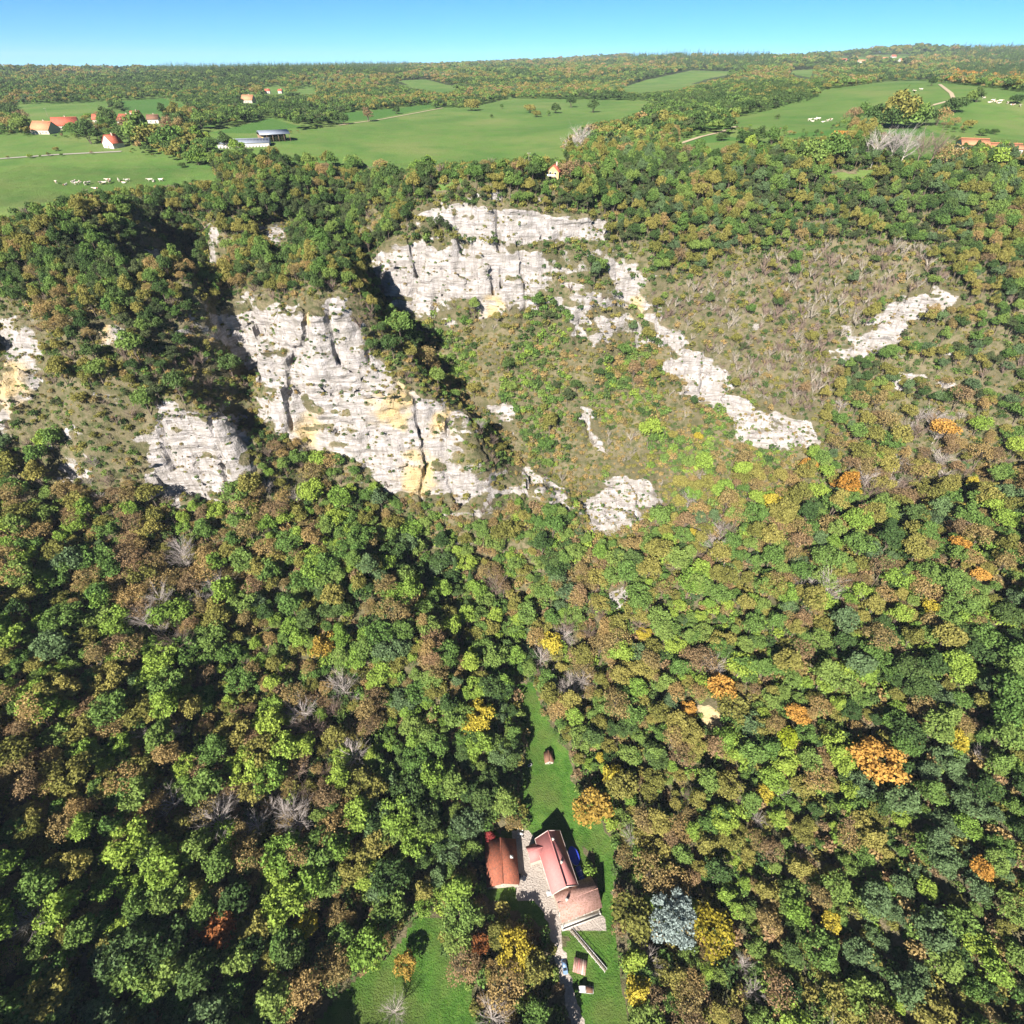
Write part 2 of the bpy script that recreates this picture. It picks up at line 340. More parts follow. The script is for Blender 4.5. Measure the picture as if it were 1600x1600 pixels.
x = gx[idx[0]]; y = gy[idx[1]]; z = gz[idx[2]]; sw = steep[idx[0], idx[1]].astype(np.float32)
wz = z + 2.5 * noise3(x / 30, y / 30, z / 30)
strata = np.abs(((wz / 6.5) % 1.0) * 2 - 1)**0.6 * 1.3 + np.abs(((wz / 2.7) % 1.0) * 2 - 1) * 0.45
flute = (1 - np.abs(noise3(x / 16, y / 16, z / 70)))**2 * 3.4 - np.maximum(0, 1 - np.abs(noise3(x / 13 + 5, y / 13, z / 55)) * 6) * -5.5
block = np.abs(noise3(x / 5.5, y / 5.5, z / 4 + 9)) * 2.2
fine = noise3(x / 2.4, y / 2.4, z / 2.0) * 0.7
F[idx] += sw * (strata * 1.15 + block * 1.3 + fine * 1.2 + flute * 1.15 - 4.6) * 0.95
import openvdb as vdb
grid = vdb.FloatGrid(6.0); grid.copyFromArray(F)
vv, qq = grid.convertToQuads(0.0)
del F
vv = np.asarray(vv, float) * VOX + np.array([gx[0], gy[0], gz[0]])
qq = np.asarray(qq)
def mesh_from(name, v, q):
    me = bpy.data.meshes.new(name); nv = len(v); nq = len(q); kq = q.shape[1]
    me.vertices.add(nv); me.vertices.foreach_set('co', np.asarray(v, np.float32).ravel())
    me.loops.add(nq * kq); me.loops.foreach_set('vertex_index', np.asarray(q, np.int32).ravel())
    me.polygons.add(nq); me.polygons.foreach_set('loop_start', np.arange(0, nq * kq, kq, dtype=np.int32))
    me.update(calc_edges=True); me.validate(); return me
def color_attr(me, name, rgba):
    a = me.color_attributes.new(name, 'FLOAT_COLOR', 'POINT'); a.data.foreach_set('color', np.asarray(rgba, np.float32).ravel())
# drop the side and bottom skins that close the volume at the edge of the block
gz_at = ground_z(vv[:, 0], vv[:, 1])
edge_v = (vv[:, 0] < gx[0] + 1.6) | (vv[:, 0] > gx[-1] - 1.6) | (vv[:, 1] < gy[0] + 1.6) | (vv[:, 1] > gy[-1] - 1.6) | (vv[:, 2] < gz[0] + 2)
qq = qq[~edge_v[qq].any(1)]
used = np.unique(qq); remap = np.full(len(vv), -1); remap[used] = np.arange(len(used)); vv = vv[used]; qq = remap[qq]
e1 = vv[qq[:, 1]] - vv[qq[:, 0]]; e2 = vv[qq[:, 3]] - vv[qq[:, 0]]
if np.cross(e1, e2)[:, 2].sum() < 0: qq = qq[:, ::-1]
ground_me = mesh_from('valley_ground', vv, qq)
ppx, ppy, _ = project(vv[:, 0], vv[:, 1], vv[:, 2])
wpx = ppx + 7 * noise3(vv[:, 0] / 5, vv[:, 1] / 5, vv[:, 2] / 5) ; wpy = ppy + 7 * noise3(vv[:, 0] / 5 + 30, vv[:, 1] / 5, vv[:, 2] / 5)
vn = np.zeros(len(vv) * 3, np.float32); ground_me.vertices.foreach_get('normal', vn); vn = vn.reshape(-1, 3)
def blurred(polys, n=9, r=8):
    o = np.zeros(len(vv)); g = np.random.default_rng(3)
    for _ in range(n):
        o += in_any(wpx + g.normal() * r, wpy + g.normal() * r, polys)
    return o / n
patch = noise3(vv[:, 0] / 9, vv[:, 1] / 9, vv[:, 2] / 5); patch2 = noise3(vv[:, 0] / 3.4 + 7, vv[:, 1] / 3.4, vv[:, 2] / 2.2)
big_patch = noise3(vv[:, 0] / 22 + 3, vv[:, 1] / 22, vv[:, 2] / 14)
rock = blurred(ROCKS)
stp = smooth(0.62, 0.25, vn[:, 2]) * (ppy < 860)
rock = rock * (0.90 + 0.40 * patch + 0.42 * patch2 + 0.40 * big_patch) + stp * (0.30 + 0.2 * patch) + 0.16 * np.clip(patch + patch2 * 0.6, 0, 1) * (ppy < 850) * (ppy > 300) * (slope_at(vv[:, 0], vv[:, 1]) > 0.8)
rock *= 1 - 0.42 * smooth(0.55, 0.82, vn[:, 2]) * (ppy < 860)
rock = np.clip(rock, 0, 1)
ROCK_V = rock
lawn = in_any(wpx, wpy, LAWN + HOUSE_CLEAR).astype(float)
past = np.maximum(in_any(wpx, wpy, FIELDS).astype(float), ((vv[:, 2] > 181) & (vv[:, 1] > 330) & (ppy < 320) & (slope_at(vv[:, 0], vv[:, 1]) < 0.25)) * 0.9)
color_attr(ground_me, 'pasture', np.c_[past, past, past, past])
path = in_any(ppx + 1.2 * noise3(vv[:, 0], vv[:, 1], vv[:, 2]), ppy, YARD).astype(float)
och = np.zeros(len(vv))
for (cx, cy, r) in OCHRE: och = np.maximum(och, 0.9 * smooth(r * 1.35, r * 0.35, np.hypot(wpx - cx, (wpy - cy) * 0.8) + r * 0.7 * patch + r * 0.5 * patch2))
color_attr(ground_me, 'cover', np.c_[rock, lawn, och, path])
GROUND = ground_material(); ground_me.materials.append(GROUND)
ground_me.polygons.foreach_set('use_smooth', np.zeros(len(qq), bool))
ground = bpy.data.objects.new('valley_ground', ground_me); sc.collection.objects.link(ground); ground['kind'] = 'structure'
ground['label'] = 'limestone cliffs, gullies and the wooded valley floor below them'
print('ground', len(vv), len(qq), round(time.time() - T0, 1))

# ------------------------------------------------------------------ plateau and far hills
def plateau_material():
    m, nt = new_mat('pasture_and_far_woods')
    pos = N(nt, 'NewGeometry').outputs['Position']
    at = N(nt, 'VertexColor', layer_name='cover'); sep = N(nt, 'SeparateColor'); L(nt, at.outputs['Color'], sep.inputs[0])
    fld, tone, road = sep.outputs[0], sep.outputs[1], sep.outputs[2]
    n1 = noise_tex(nt, 0.012, 5, pos); n2 = noise_tex(nt, 0.09, 6, pos, 0.65); n3 = noise_tex(nt, 0.7, 4, pos, 0.6)
    g = pasture_color(nt, pos, tone)
    wood = ramp(nt, n2, [(0.3, (0.03, 0.045, 0.018)), (0.6, (0.045, 0.06, 0.024)), (0.8, (0.065, 0.06, 0.028))])
    col = mixc(nt, ramp(nt, fld, [(0.42, (0.0,)), (0.58, (1.0,))]), wood, g)
    col = mixc(nt, ramp(nt, mathn(nt, 'ADD', road, mathn(nt, 'MULTIPLY', n3, 0.1)), [(0.5, (0.0,)), (0.62, (1.0,))]), col, (0.42, 0.38, 0.32))
    finish(nt, col, 0.95, mathn(nt, 'ADD', n3, mathn(nt, 'MULTIPLY', n2, 3.0)), 0.6, 0.5, 0.1)
    return m
th = np.radians(np.linspace(-60, 60, 720)); rr = np.concatenate([np.arange(330, 900, 3.0), np.geomspace(903, 9500, 300)])
A_, B_ = np.meshgrid(th, rr, indexing='ij'); X_ = B_ * np.sin(A_); Y_ = B_ * np.cos(A_); Z_ = ground_z(X_, Y_)
hp_x, hp_y, hp_t = project(X_, Y_, Z_)
over = smooth(gy[-1] - 2, gy[-1] - 10, Y_) * smooth(gx[-1] - 2, gx[-1] - 10, np.abs(X_))   # tucked under the near ground where the two overlap
Z_ = Z_ - 1.2 * over
n_, m_ = X_.shape; a_ = (np.arange(n_ - 1)[:, None] * m_ + np.arange(m_ - 1)).ravel()
q_ = np.c_[a_, a_ + 1, a_ + m_ + 1, a_ + m_]
hid = (over > 0.999).ravel(); q_ = q_[~hid[q_].all(1)]
fld = np.maximum(in_any(hp_x, hp_y, FIELDS + [[(1290,86),(1430,84),(1435,101),(1290,103)]]).astype(float), (hp_t < 1100).astype(float))
tone = in_any(hp_x, hp_y, [FIELDS[5], FIELDS[11], FIELDS[12], FIELDS[3], FIELDS[6]]).astype(float) * 0.8
plat_me = mesh_from('plateau', np.c_[X_.ravel(), Y_.ravel(), Z_.ravel()], q_)
if plat_me.polygons[0].normal.z < 0: plat_me.flip_normals()
def near_line(px, py, line, w):
    d = np.full(px.shape, 1e9)
    for (x0, y0), (x1, y1) in zip(line[:-1], line[1:]):
        L2 = (x1-x0)**2 + (y1-y0)**2; s = np.clip(((px-x0)*(x1-x0) + (py-y0)*(y1-y0)) / L2, 0, 1)
        d = np.minimum(d, np.hypot(px - x0 - s*(x1-x0), py - y0 - s*(y1-y0)))
    return d
ROADS = [([(-60,252),(0,248),(90,241),(190,237),(235,240)], 3.0), ([(1060,224),(1095,212),(1140,202),(1160,196)], 2.6), ([(1400,178),(1440,168),(1492,152),(1480,138),(1466,128)], 2.6), ([(530,195),(600,184),(690,167)], 1.5), ([(590,262),(650,235),(700,215)], 0.0)]
col_ = np.zeros((X_.size, 4)); col_[:, 0] = fld.ravel(); col_[:, 1] = tone.ravel(); col_[:, 3] = 1
color_attr(plat_me, 'cover', col_)
plat_me.polygons.foreach_set('use_smooth', np.ones(len(plat_me.polygons), bool))
PLAT = plateau_material(); plat_me.materials.append(PLAT)
plateau = bpy.data.objects.new('plateau', plat_me); sc.collection.objects.link(plateau); plateau['kind'] = 'structure'
plateau['label'] = 'rolling green pasture plateau with far wooded hills behind the cliffs'
print('plateau', round(time.time() - T0, 1))
# ------------------------------------------------------------------ foliage materials
def leaf_mat(name, c, var=0.42, trans=0.32, hue=None):
    m, nt = new_mat(name)
    geo = N(nt, 'NewGeometry'); oi = N(nt, 'ObjectInfo')
    dark = tuple(q * (1 - var) for q in c); lite = tuple(min(1, q * (1 + var * 1.3)) for q in c)
    col = mixc(nt, geo.outputs['Random Per Island'], dark, lite)
    if hue:
        col = mixc(nt, mathn(nt, 'MULTIPLY', oi.outputs['Random'], 0.75), col, mixc(nt, geo.outputs['Random Per Island'], tuple(q * 0.7 for q in hue), hue))
    b2 = mathn(nt, 'ADD', mathn(nt, 'MULTIPLY', oi.outputs['Random'], 0.5), 0.75)
    hsv = N(nt, 'HueSaturation'); L(nt, col, hsv.inputs['Color']); L(nt, b2, hsv.inputs['Value'])
    col = hsv.outputs[0]
    d = N(nt, 'BsdfDiffuse'); L(nt, col, d.inputs['Color'])
    t = N(nt, 'BsdfTranslucent'); L(nt, col, t.inputs['Color'])
    mx = N(nt, 'MixShader'); mx.inputs[0].default_value = trans; L(nt, d.outputs[0], mx.inputs[1]); L(nt, t.outputs[0], mx.inputs[2])
    o = N(nt, 'OutputMaterial'); L(nt, mx.outputs[0], o.inputs['Surface']); return m
def plain_mat(name, c, rough=0.8, var=0.25, scale=1.5, spec=0.2, metallic=0.0, coords='Object'):
    m, nt = new_mat(name)
    tc = N(nt, 'TexCoord'); nz = noise_tex(nt, scale, 5, tc.outputs[coords], 0.65)
    col = ramp(nt, nz, [(0.25, tuple(q * (1 - var) for q in c)), (0.75, tuple(min(1, q * (1 + var)) for q in c))])
    finish(nt, col, rough, nz, 0.25, 0.05, spec, metallic); return m
BARK = plain_mat('bark', (0.12, 0.095, 0.075)); PALE_BARK = plain_mat('pale_bark', (0.36, 0.32, 0.30)); TWIG = plain_mat('twigs', (0.19, 0.14, 0.115))
KIND = {   # foliage colour, its drift from tree to tree, and what one would call it
 'green':  ((0.112, 0.202, 0.052), (0.174, 0.218, 0.056), 'mid green'),
 'bright': ((0.174, 0.286, 0.056), (0.241, 0.291, 0.050), 'bright green'),
 'dark':   ((0.062, 0.112, 0.038), (0.090, 0.129, 0.040), 'dark green'),
 'blue':   ((0.106, 0.162, 0.078), (0.106, 0.162, 0.062), 'greyish green'),
 'olive':  ((0.185, 0.190, 0.052), (0.241, 0.207, 0.062), 'olive green'),
 'tan':    ((0.274, 0.218, 0.095), (0.302, 0.202, 0.084), 'tan brown'),
 'brown':  ((0.235, 0.170, 0.095), (0.255, 0.165, 0.088), 'russet brown'),
 'yellow': ((0.400, 0.325, 0.045), (0.350, 0.300, 0.050), 'bright yellow'),
 'orange': ((0.414, 0.213, 0.045), (0.403, 0.246, 0.067), 'orange'),
 'pine':   ((0.067, 0.095, 0.043), (0.095, 0.112, 0.047), 'dark pine'),
 'silver': ((0.250, 0.310, 0.300), (0.270, 0.330, 0.315), 'silvery blue'),
}
LEAF = {k: leaf_mat('foliage_' + k, v[0], hue=v[1]) for k, v in KIND.items()}

# ------------------------------------------------------------------ tree shapes
def quads_at(P, Nn, size, rng, aspect=0.75):
    n = len(P)
    r = rng.normal(size=(n, 3)); u = np.cross(Nn, r); u /= np.linalg.norm(u, axis=1)[:, None] + 1e-9
    w = np.cross(Nn, u); w /= np.linalg.norm(w, axis=1)[:, None] + 1e-9
    s = (size * (0.6 + 0.8 * rng.random(n)))[:, None]
    a = u * s * 0.5; b = w * s * 0.5 * aspect
    V = np.stack([P - a - b * 0.4, P - b + a * 0.15, P + a + b * 0.3, P + b - a * 0.2], 1).reshape(-1, 3)
    return V, np.arange(4 * n).reshape(n, 4)
def unit(v): return v / (np.linalg.norm(v, axis=1)[:, None] + 1e-9)
def crown(seed, rx, rz, cz, n_leaf, leaf, lobes=18, lobe_r=0.42, flat=1.0, sparse=0.0, up=0.15):
    rng = np.random.default_rng(seed)
    d = unit(rng.normal(size=(lobes, 3))); d[:, 2] = np.abs(d[:, 2]) * 0.9 - up; d = unit(d)
    rad = 0.35 + 0.5 * rng.random(lobes)**0.7
    stretch = np.array([rx * (0.85 + 0.3 * rng.random()), rx * (0.85 + 0.3 * rng.random()), rz])
    C = d * rad[:, None] * stretch
    lr = rx * lobe_r * (0.55 + 0.9 * rng.random(lobes)); 
    k = rng.choice(lobes, n_leaf, p=lr**2 / (lr**2).sum())
    dd = unit(rng.normal(size=(n_leaf, 3))); dd[:, 2] = np.where(dd[:, 2] < -0.35, -dd[:, 2], dd[:, 2])
    rr_ = lr[k] * (0.65 + 0.55 * rng.random(n_leaf) + 0.45 * (rng.random(n_leaf) < 0.16) * rng.random(n_leaf))
    P = C[k] + dd * rr_[:, None] * np.array([1, 1, flat])
    dist = np.linalg.norm((P[:, None] - C[None]) / np.array([1, 1, flat]), axis=2) / lr
    dist[np.arange(n_leaf), k] = 9
    keep = dist.min(1) > 0.72
    P = P[keep]; dd = dd[keep]
    nn = unit(dd + 0.85 * rng.normal(size=dd.shape) + np.array([0, 0, 0.30]))
    P[:, 2] += cz
    return quads_at(P, nn, leaf, rng), C + np.array([0, 0, cz]), lr
def tube(a, b, r0, r1, sides=5):
    a = np.array(a, float); b = np.array(b, float); d = b - a; d /= np.linalg.norm(d) + 1e-9
    u = np.cross(d, [0.3, 0.9, 0.2]); u /= np.linalg.norm(u); w = np.cross(d, u)
    an = np.arange(sides) / sides * 2 * math.pi; c = np.outer(np.cos(an), u) + np.outer(np.sin(an), w)
    V = np.r_[a + c * r0, b + c * r1]; i = np.arange(sides); j = (i + 1) % sides
    return V, np.c_[i, j, j + sides, i + sides]
class Geo:
    def __init__(s): s.v = []; s.q = []; s.n = 0; s.mi = []
    def add(s, VQ, mi=0):
        V, Q = VQ; s.v.append(V); s.q.append(Q + s.n); s.n += len(V); s.mi.append(np.full(len(Q), mi)); return s
    def mesh(s, name, mats):
        me = mesh_from(name, np.concatenate(s.v), np.concatenate(s.q))
        for m in mats: me.materials.append(m)
        me.polygons.foreach_set('material_index', np.concatenate(s.mi).astype(np.int32)); return me
def trunk_geo(seed, h, r, targets, n_limb=7):
    rng = np.random.default_rng(seed + 50); g = Geo(); p = np.array([0, 0, -1.2]); segs = 4; top = []
    for i in range(segs):
        q = np.array([rng.normal() * 0.18 * i, rng.normal() * 0.18 * i, h * (i + 1) / segs]); g.add(tube(p, q, r * (1 - i / segs * 0.75) * (1.5 if i == 0 else 1), r * (1 - (i + 1) / segs * 0.75), 6)); top.append((p, q)); p = q
    for t in targets[:n_limb]:
        f = 0.45 + 0.5 * rng.random(); b = np.array([0, 0, h * f]); m = b * 0.45 + t * 0.55 + np.array([0, 0, 0.4])
        g.add(tube(b, m, r * 0.4, r * 0.24, 4)); g.add(tube(m, t, r * 0.24, r * 0.07, 4))
    return g
def bare_geo(seed, h, spread, n=26, twigs=16, up=0.75):
    rng = np.random.default_rng(seed); g = Geo(); p = np.array([0, 0, -1.0]); r = h * 0.018
    for i in range(4):
        q = np.array([rng.normal() * 0.15, rng.normal() * 0.15, h * 0.62 * (i + 1) / 4]); g.add(tube(p, q, r * (1 - i * 0.18), r * (1 - (i + 1) * 0.18), 5)); p = q
    for i in range(n):
        f = 0.25 + 0.4 * rng.random(); b = np.array([0, 0, h * f]); a = rng.random() * 6.283; l = spread * (0.6 + 0.5 * rng.random())
        d = np.array([math.cos(a), math.sin(a), up + 0.5 * rng.random()]); e = b + d * l * 0.62
        g.add(tube(b, e, 0.09, 0.05, 3)); e2 = e + (d + rng.normal(size=3) * 0.35) * l * 0.4; g.add(tube(e, e2, 0.05, 0.025, 3))
        for k in range(twigs):
            s = b + (e - b) * (0.35 + 0.65 * rng.random()) if k % 2 else e + (e2 - e) * rng.random()
            dd = d + rng.normal(size=3) * 0.75 + np.array([0, 0, 0.3]); g.add(tube(s, s + dd * l * (0.16 + 0.2 * rng.random()), 0.035, 0.012, 3))
    return g
def spruce(seed, h, r, n_tier=17, per=13, leafmul=1.0):
    rng = np.random.default_rng(seed); V = []; Q = []; n = 0
    for t in range(n_tier):
        f = t / (n_tier - 1); z = h * (0.1 + 0.88 * f); rad = r * (1 - f)**0.85 + 0.25; k = max(5, int(per * (1 - 0.55 * f)))
        for i in range(k):
            a = (i + rng.random()) / k * 6.283; l = rad * (0.75 + 0.4 * rng.random()); c, s = math.cos(a), math.sin(a); w = l * 0.22 + 0.15
            dz = -0.32 * l + rng.normal() * 0.15; m = np.array([c * l * 0.55, s * l * 0.55, z + dz * 0.3]); e = np.array([c * l, s * l, z + dz])
            sd = np.array([-s, c, 0]) * w; V += [np.array([0, 0, z + 0.25]), m - sd, e, m + sd]; Q.append([n, n + 1, n + 2, n + 3]); n += 4
            V += [np.array([c, s, 0]) * l * 0.15 + np.array([0, 0, z]), m + np.array([0, 0, -0.5 * w]) , e + np.array([0, 0, -0.1]), m + np.array([0, 0, 0.35])]; Q.append([n, n + 1, n + 2, n + 3]); n += 4
    return np.array(V), np.array(Q)
MESH = {}       # kind, variant -> (crown mesh, trunk mesh, joined mesh, far mesh)
def proto(kind, var, q, tg, bark, far_q=None, leafy=None):
    lm = leafy if leafy else LEAF[kind]
    c = Geo().add(q).mesh('crown_%s_%d' % (kind, var), [lm]); t = tg.mesh('trunk_%s_%d' % (kind, var), [bark])
    j = Geo().add(q); j.v += tg.v; j.q += [a + j.n for a in tg.q]; j.mi += [a + 1 for a in tg.mi]; jm = j.mesh('tree_%s_%d' % (kind, var), [lm, bark])
    fm = Geo().add(far_q).mesh('far_%s_%d' % (kind, var), [lm]) if far_q is not None else None
    MESH[(kind, var)] = (c, t, jm, fm)
# unit trees: crown radius about 5 m, about 13 m tall
SHAPES = [dict(rx=5.0, rz=4.6, cz=8.2, lobes=38, lobe_r=0.25), dict(rx=4.7, rz=5.8, cz=8.6, lobes=44, lobe_r=0.23), dict(rx=5.3, rz=4.0, cz=7.6, lobes=30, lobe_r=0.29)]
cache = {}
for vi, sh in enumerate(SHAPES):
    dense, C_, lr_ = crown(11 + vi, n_leaf=3000, leaf=0.70, **sh)
    thin, C2_, _ = crown(31 + vi, n_leaf=1900, leaf=0.50, **sh)
    far_, _, _ = crown(61 + vi, n_leaf=620, leaf=1.25, **dict(sh, lobes=11))
    cache[vi] = (dense, thin, far_, trunk_geo(vi, 7.5, 0.32, C_), trunk_geo(vi + 9, 9.0, 0.26, C2_, 14))
for kind in ('green', 'bright', 'dark', 'blue', 'olive', 'yellow', 'orange', 'tan', 'brown', 'silver'):
    for vi in range(3):
        dense, thin, far_, tg, tg2 = cache[vi]; th_ = kind in ('tan', 'brown')
        proto(kind, vi, thin if th_ else dense, tg2 if th_ else tg, BARK, far_)
for vi in range(3):
    g = bare_geo(5 + vi, 12.5, 4.6); c = Geo(); c.v, c.q, c.mi, c.n = g.v[4:], [q - sum(len(v) for v in g.v[:4]) for q in g.q[4:]], g.mi[4:], g.n
    t = Geo(); t.v, t.q, t.mi = g.v[:4], g.q[:4], g.mi[:4]
    b = PALE_BARK if vi != 1 else TWIG
    MESH[('bare', vi)] = (c.mesh('crown_bare_%d' % vi, [b]), t.mesh('trunk_bare_%d' % vi, [b]), g.mesh('tree_bare_%d' % vi, [b]), g.mesh('far_bare_%d' % vi, [b]))
for vi in range(3):
    q, C_, _ = crown(90 + vi, rx=3.6, rz=4.6, cz=7.0, n_leaf=2000, leaf=0.55, lobes=20, lobe_r=0.36, flat=0.55, up=0.3)
    fq, _, _ = crown(95 + vi, rx=3.6, rz=4.6, cz=7.0, n_leaf=500, leaf=1.0, lobes=11, lobe_r=0.36, flat=0.6)
    proto('pine', vi, q, trunk_geo(70 + vi, 9.5, 0.26, C_, 12), BARK, fq)
sq = spruce(3, 17, 3.6); sqf = spruce(4, 17, 3.4, 10, 8)
proto('spruce', 0, sq, trunk_geo(80, 14, 0.3, C_, 0), BARK, sqf, LEAF['dark'])
# shrubs
SHRUB_KINDS = ['green', 'dark', 'olive', 'tan', 'brown', 'bright']
for kind in SHRUB_KINDS:
    for vi in range(2):
        q, C_, _ = crown(120 + vi, rx=1.0, rz=0.75, cz=0.55, n_leaf=260, leaf=0.34, lobes=6, lobe_r=0.55, up=0.05)
        MESH[('shrub_' + kind, vi)] = (None, None, Geo().add(q).mesh('shrub_%s_%d' % (kind, vi), [LEAF[kind]]), None)
g = bare_geo(77, 3.0, 1.5, 12, 8, 1.2); MESH[('shrub_twig', 0)] = (None, None, g.mesh('shrub_twig', [TWIG]), None)
g = bare_geo(78, 3.0, 1.5, 12, 8, 1.2); MESH[('shrub_pale', 0)] = (None, None, g.mesh('shrub_pale', [plain_mat('dry_twigs', (0.30, 0.265, 0.22))]), None)
print('protos', round(time.time() - T0, 1))

# ------------------------------------------------------------------ scattering with geometry nodes (for what nobody could count)
def scatter(name, label, pts, protos, rot, scl, meshes):
    col = bpy.data.collections.new('shapes_of_' + name)              # prototypes: not linked to the scene
    for k, me in enumerate(meshes):
        col.objects.link(bpy.data.objects.new('shape_%s_%03d' % (name, k), me))
    me = bpy.data.meshes.new(name); me.vertices.add(len(pts)); me.vertices.foreach_set('co', np.asarray(pts, np.float32).ravel())
    me.attributes.new('proto', 'INT', 'POINT').data.foreach_set('value', np.asarray(protos, np.int32))
    me.attributes.new('rot', 'FLOAT_VECTOR', 'POINT').data.foreach_set('vector', np.asarray(rot, np.float32).ravel())
    me.attributes.new('scl', 'FLOAT_VECTOR', 'POINT').data.foreach_set('vector', np.asarray(scl, np.float32).ravel())
    ob = bpy.data.objects.new(name, me); sc.collection.objects.link(ob); ob['kind'] = 'stuff'; ob['label'] = label
    ng = bpy.data.node_groups.new('scatter_' + name, 'GeometryNodeTree')
    ng.interface.new_socket('Geometry', in_out='INPUT', socket_type='NodeSocketGeometry'); ng.interface.new_socket('Geometry', in_out='OUTPUT', socket_type='NodeSocketGeometry')
    gi = ng.nodes.new('NodeGroupInput'); go = ng.nodes.new('NodeGroupOutput'); ci = ng.nodes.new('GeometryNodeCollectionInfo')
    ci.inputs['Collection'].default_value = col; ci.inputs['Separate Children'].default_value = True; ci.inputs['Reset Children'].default_value = True
    ip = ng.nodes.new('GeometryNodeInstanceOnPoints'); ip.inputs['Pick Instance'].default_value = True
    def attr(n, t):
        a = ng.nodes.new('GeometryNodeInputNamedAttribute'); a.data_type = t; a.inputs['Name'].default_value = n
        return [s for s in a.outputs if s.enabled][0]
    ng.links.new(gi.outputs[0], ip.inputs['Points']); ng.links.new(ci.outputs[0], ip.inputs['Instance'])
    ng.links.new(attr('proto', 'INT'), ip.inputs['Instance Index']); ng.links.new(attr('rot', 'FLOAT_VECTOR'), ip.inputs['Rotation']); ng.links.new(attr('scl', 'FLOAT_VECTOR'), ip.inputs['Scale'])
    ng.links.new(ip.outputs[0], go.inputs[0])
    ob.modifiers.new('scatter', 'NODES').node_group = ng
    return ob

# ------------------------------------------------------------------ the near wood: where every tree stands
rng = np.random.default_rng(21)
SPECIAL = [  # crown centre in the photo, crown radius in metres, kind, shape, label
 (927,1262,7.6,'tan',0,'large golden round tree on the lawn above the farmhouse','golden'),
 (990,1435,7.2,'olive',0,'big olive green round tree between the farmhouse and the silvery tree',None),
 (1053,1440,8.6,'silver',1,'silvery blue pale conifer standing right of the farmhouse',None),
 (1113,1455,6.6,'olive',2,'yellowish round tree right beside the silvery tree','gold'),
 (745,1117,6.6,'yellow',2,'bright yellow tree at the edge left of the grassy clearing',None),
 (805,1484,5.6,'yellow',2,'bright yellow tree below the farm track, left of the drive',None),
 (1375,1188,7.6,'orange',2,'large orange tree in the wood on the right slope',None),
 (1245,1116,4.6,'orange',0,'orange tree beside a bright green one on the right slope',None),
 (1532,1358,3.6,'orange',1,'small round orange tree at the right among green trees',None),
 (343,1452,5.4,'orange',0,'rust orange tree low on the left slope','rust'),
 (748,1473,3.6,'orange',0,'small orange brown tree above the russet one near the meadow','rust'),
 (726,1512,5.2,'brown',2,'russet brown tree at the right edge of the lower meadow',None),
 (616,1580,3.8,'bare',0,'pale leafless tree standing in the lower meadow',None),
 (633,1508,3.4,'orange',2,'small orange and olive tree standing alone in the lower meadow','golden'),
 (1300,1440,3.4,'yellow',0,'small lemon yellow tree in the wood on the lower right',None),
 (420,1130,6.0,'bright',0,'bright lime green broad tree in the middle of the left slope',None),
 (800,1285,3.0,'tan',0,'small pale tan tree behind the farmhouse and the barn',None),
 (765,1308,2.4,'brown',1,'small red leaved shrub tree behind the barn','red'),
 (1230,1155,4.6,'yellow',1,'lime yellow tree in the wood right of the clearing','lime'),
 (475,1450,4.2,'yellow',0,'yellow tree left of the lower meadow',None),
 (1455,950,4.0,'yellow',0,'yellow tree high on the right slope',None),
 (1530,900,3.8,'orange',1,'orange tree at the far right below the pale rock strip',None),
 (505,1010,6.0,'tan',0,'golden brown broad tree in the gully left of the valley head','golden'),
]
EXTRA = {'golden': ((0.30, 0.21, 0.045), (0.30, 0.20, 0.05)), 'gold': ((0.27, 0.23, 0.03), (0.27, 0.22, 0.03)), 'rust': ((0.30, 0.12, 0.045), (0.30, 0.12, 0.05)), 'red': ((0.26, 0.05, 0.05), (0.26, 0.05, 0.05)), 'lime': ((0.28, 0.34, 0.03), (0.30, 0.33, 0.03))}
EXM = {k: leaf_mat('foliage_' + k, v[0], hue=v[1]) for k, v in EXTRA.items()}
def tree_object(name, label, cat, group, loc, rz, s, meshes):
    e = bpy.data.objects.new(name, None); e.empty_display_size = 0.5; sc.collection.objects.link(e)
    e.location = loc; e.rotation_euler = (0, 0, rz); e.scale = s
    e['label'] = label; e['category'] = cat
    if group: e['group'] = group
    for nm, me in (('trunk', meshes[1]), ('crown', meshes[0])):
        o = bpy.data.objects.new(nm, me); sc.collection.objects.link(o); o.parent = e
    return e
taken = []
for px, py, r, kind, var, label, ex in SPECIAL:
    s = r / (5.0 if kind != 'bare' else 4.6); p = on_ground(px, py, 8.0 * s)
    ms = MESH[(kind, var)]
    if ex:
        cm = Geo().add(cache[var][0]).mesh('crown_special', [EXM[ex]]); ms = (cm, MESH[('green', var)][1])
    elif kind == 'silver' or kind == 'yellow':
        cm = Geo().add(cache[var][0] if kind == 'yellow' else crown(444, rx=5.0, rz=5.4, cz=8.2, n_leaf=6500, leaf=0.42, lobes=90, lobe_r=0.15)[0]).mesh('crown_special', [LEAF[kind]]); ms = (cm, ms[1])
    tree_object({'bare': 'bare_tree', 'silver': 'silvery_conifer'}.get(kind, 'broadleaf_tree'), label, 'tree', None, p, rng.random() * 6.28, (s, s, s * 0.95), ms)
    taken.append((p.x, p.y, r))
sp_list = [(714,905,17,3.2),(736,915,13,2.8)]
for q, (px, py, h, r) in enumerate(sp_list):
    p = on_ground(px, py); s = h / 17
    tree_object('spruce_tree', ['tall dark spruce standing at the foot of the cliffs', 'shorter spruce right beside the tall spruce below the cliffs'][q], 'tree', 'spruces below the cliffs', p, q, (s, s, s), MESH[('spruce', 0)])
    taken.append((p.x, p.y, 3))
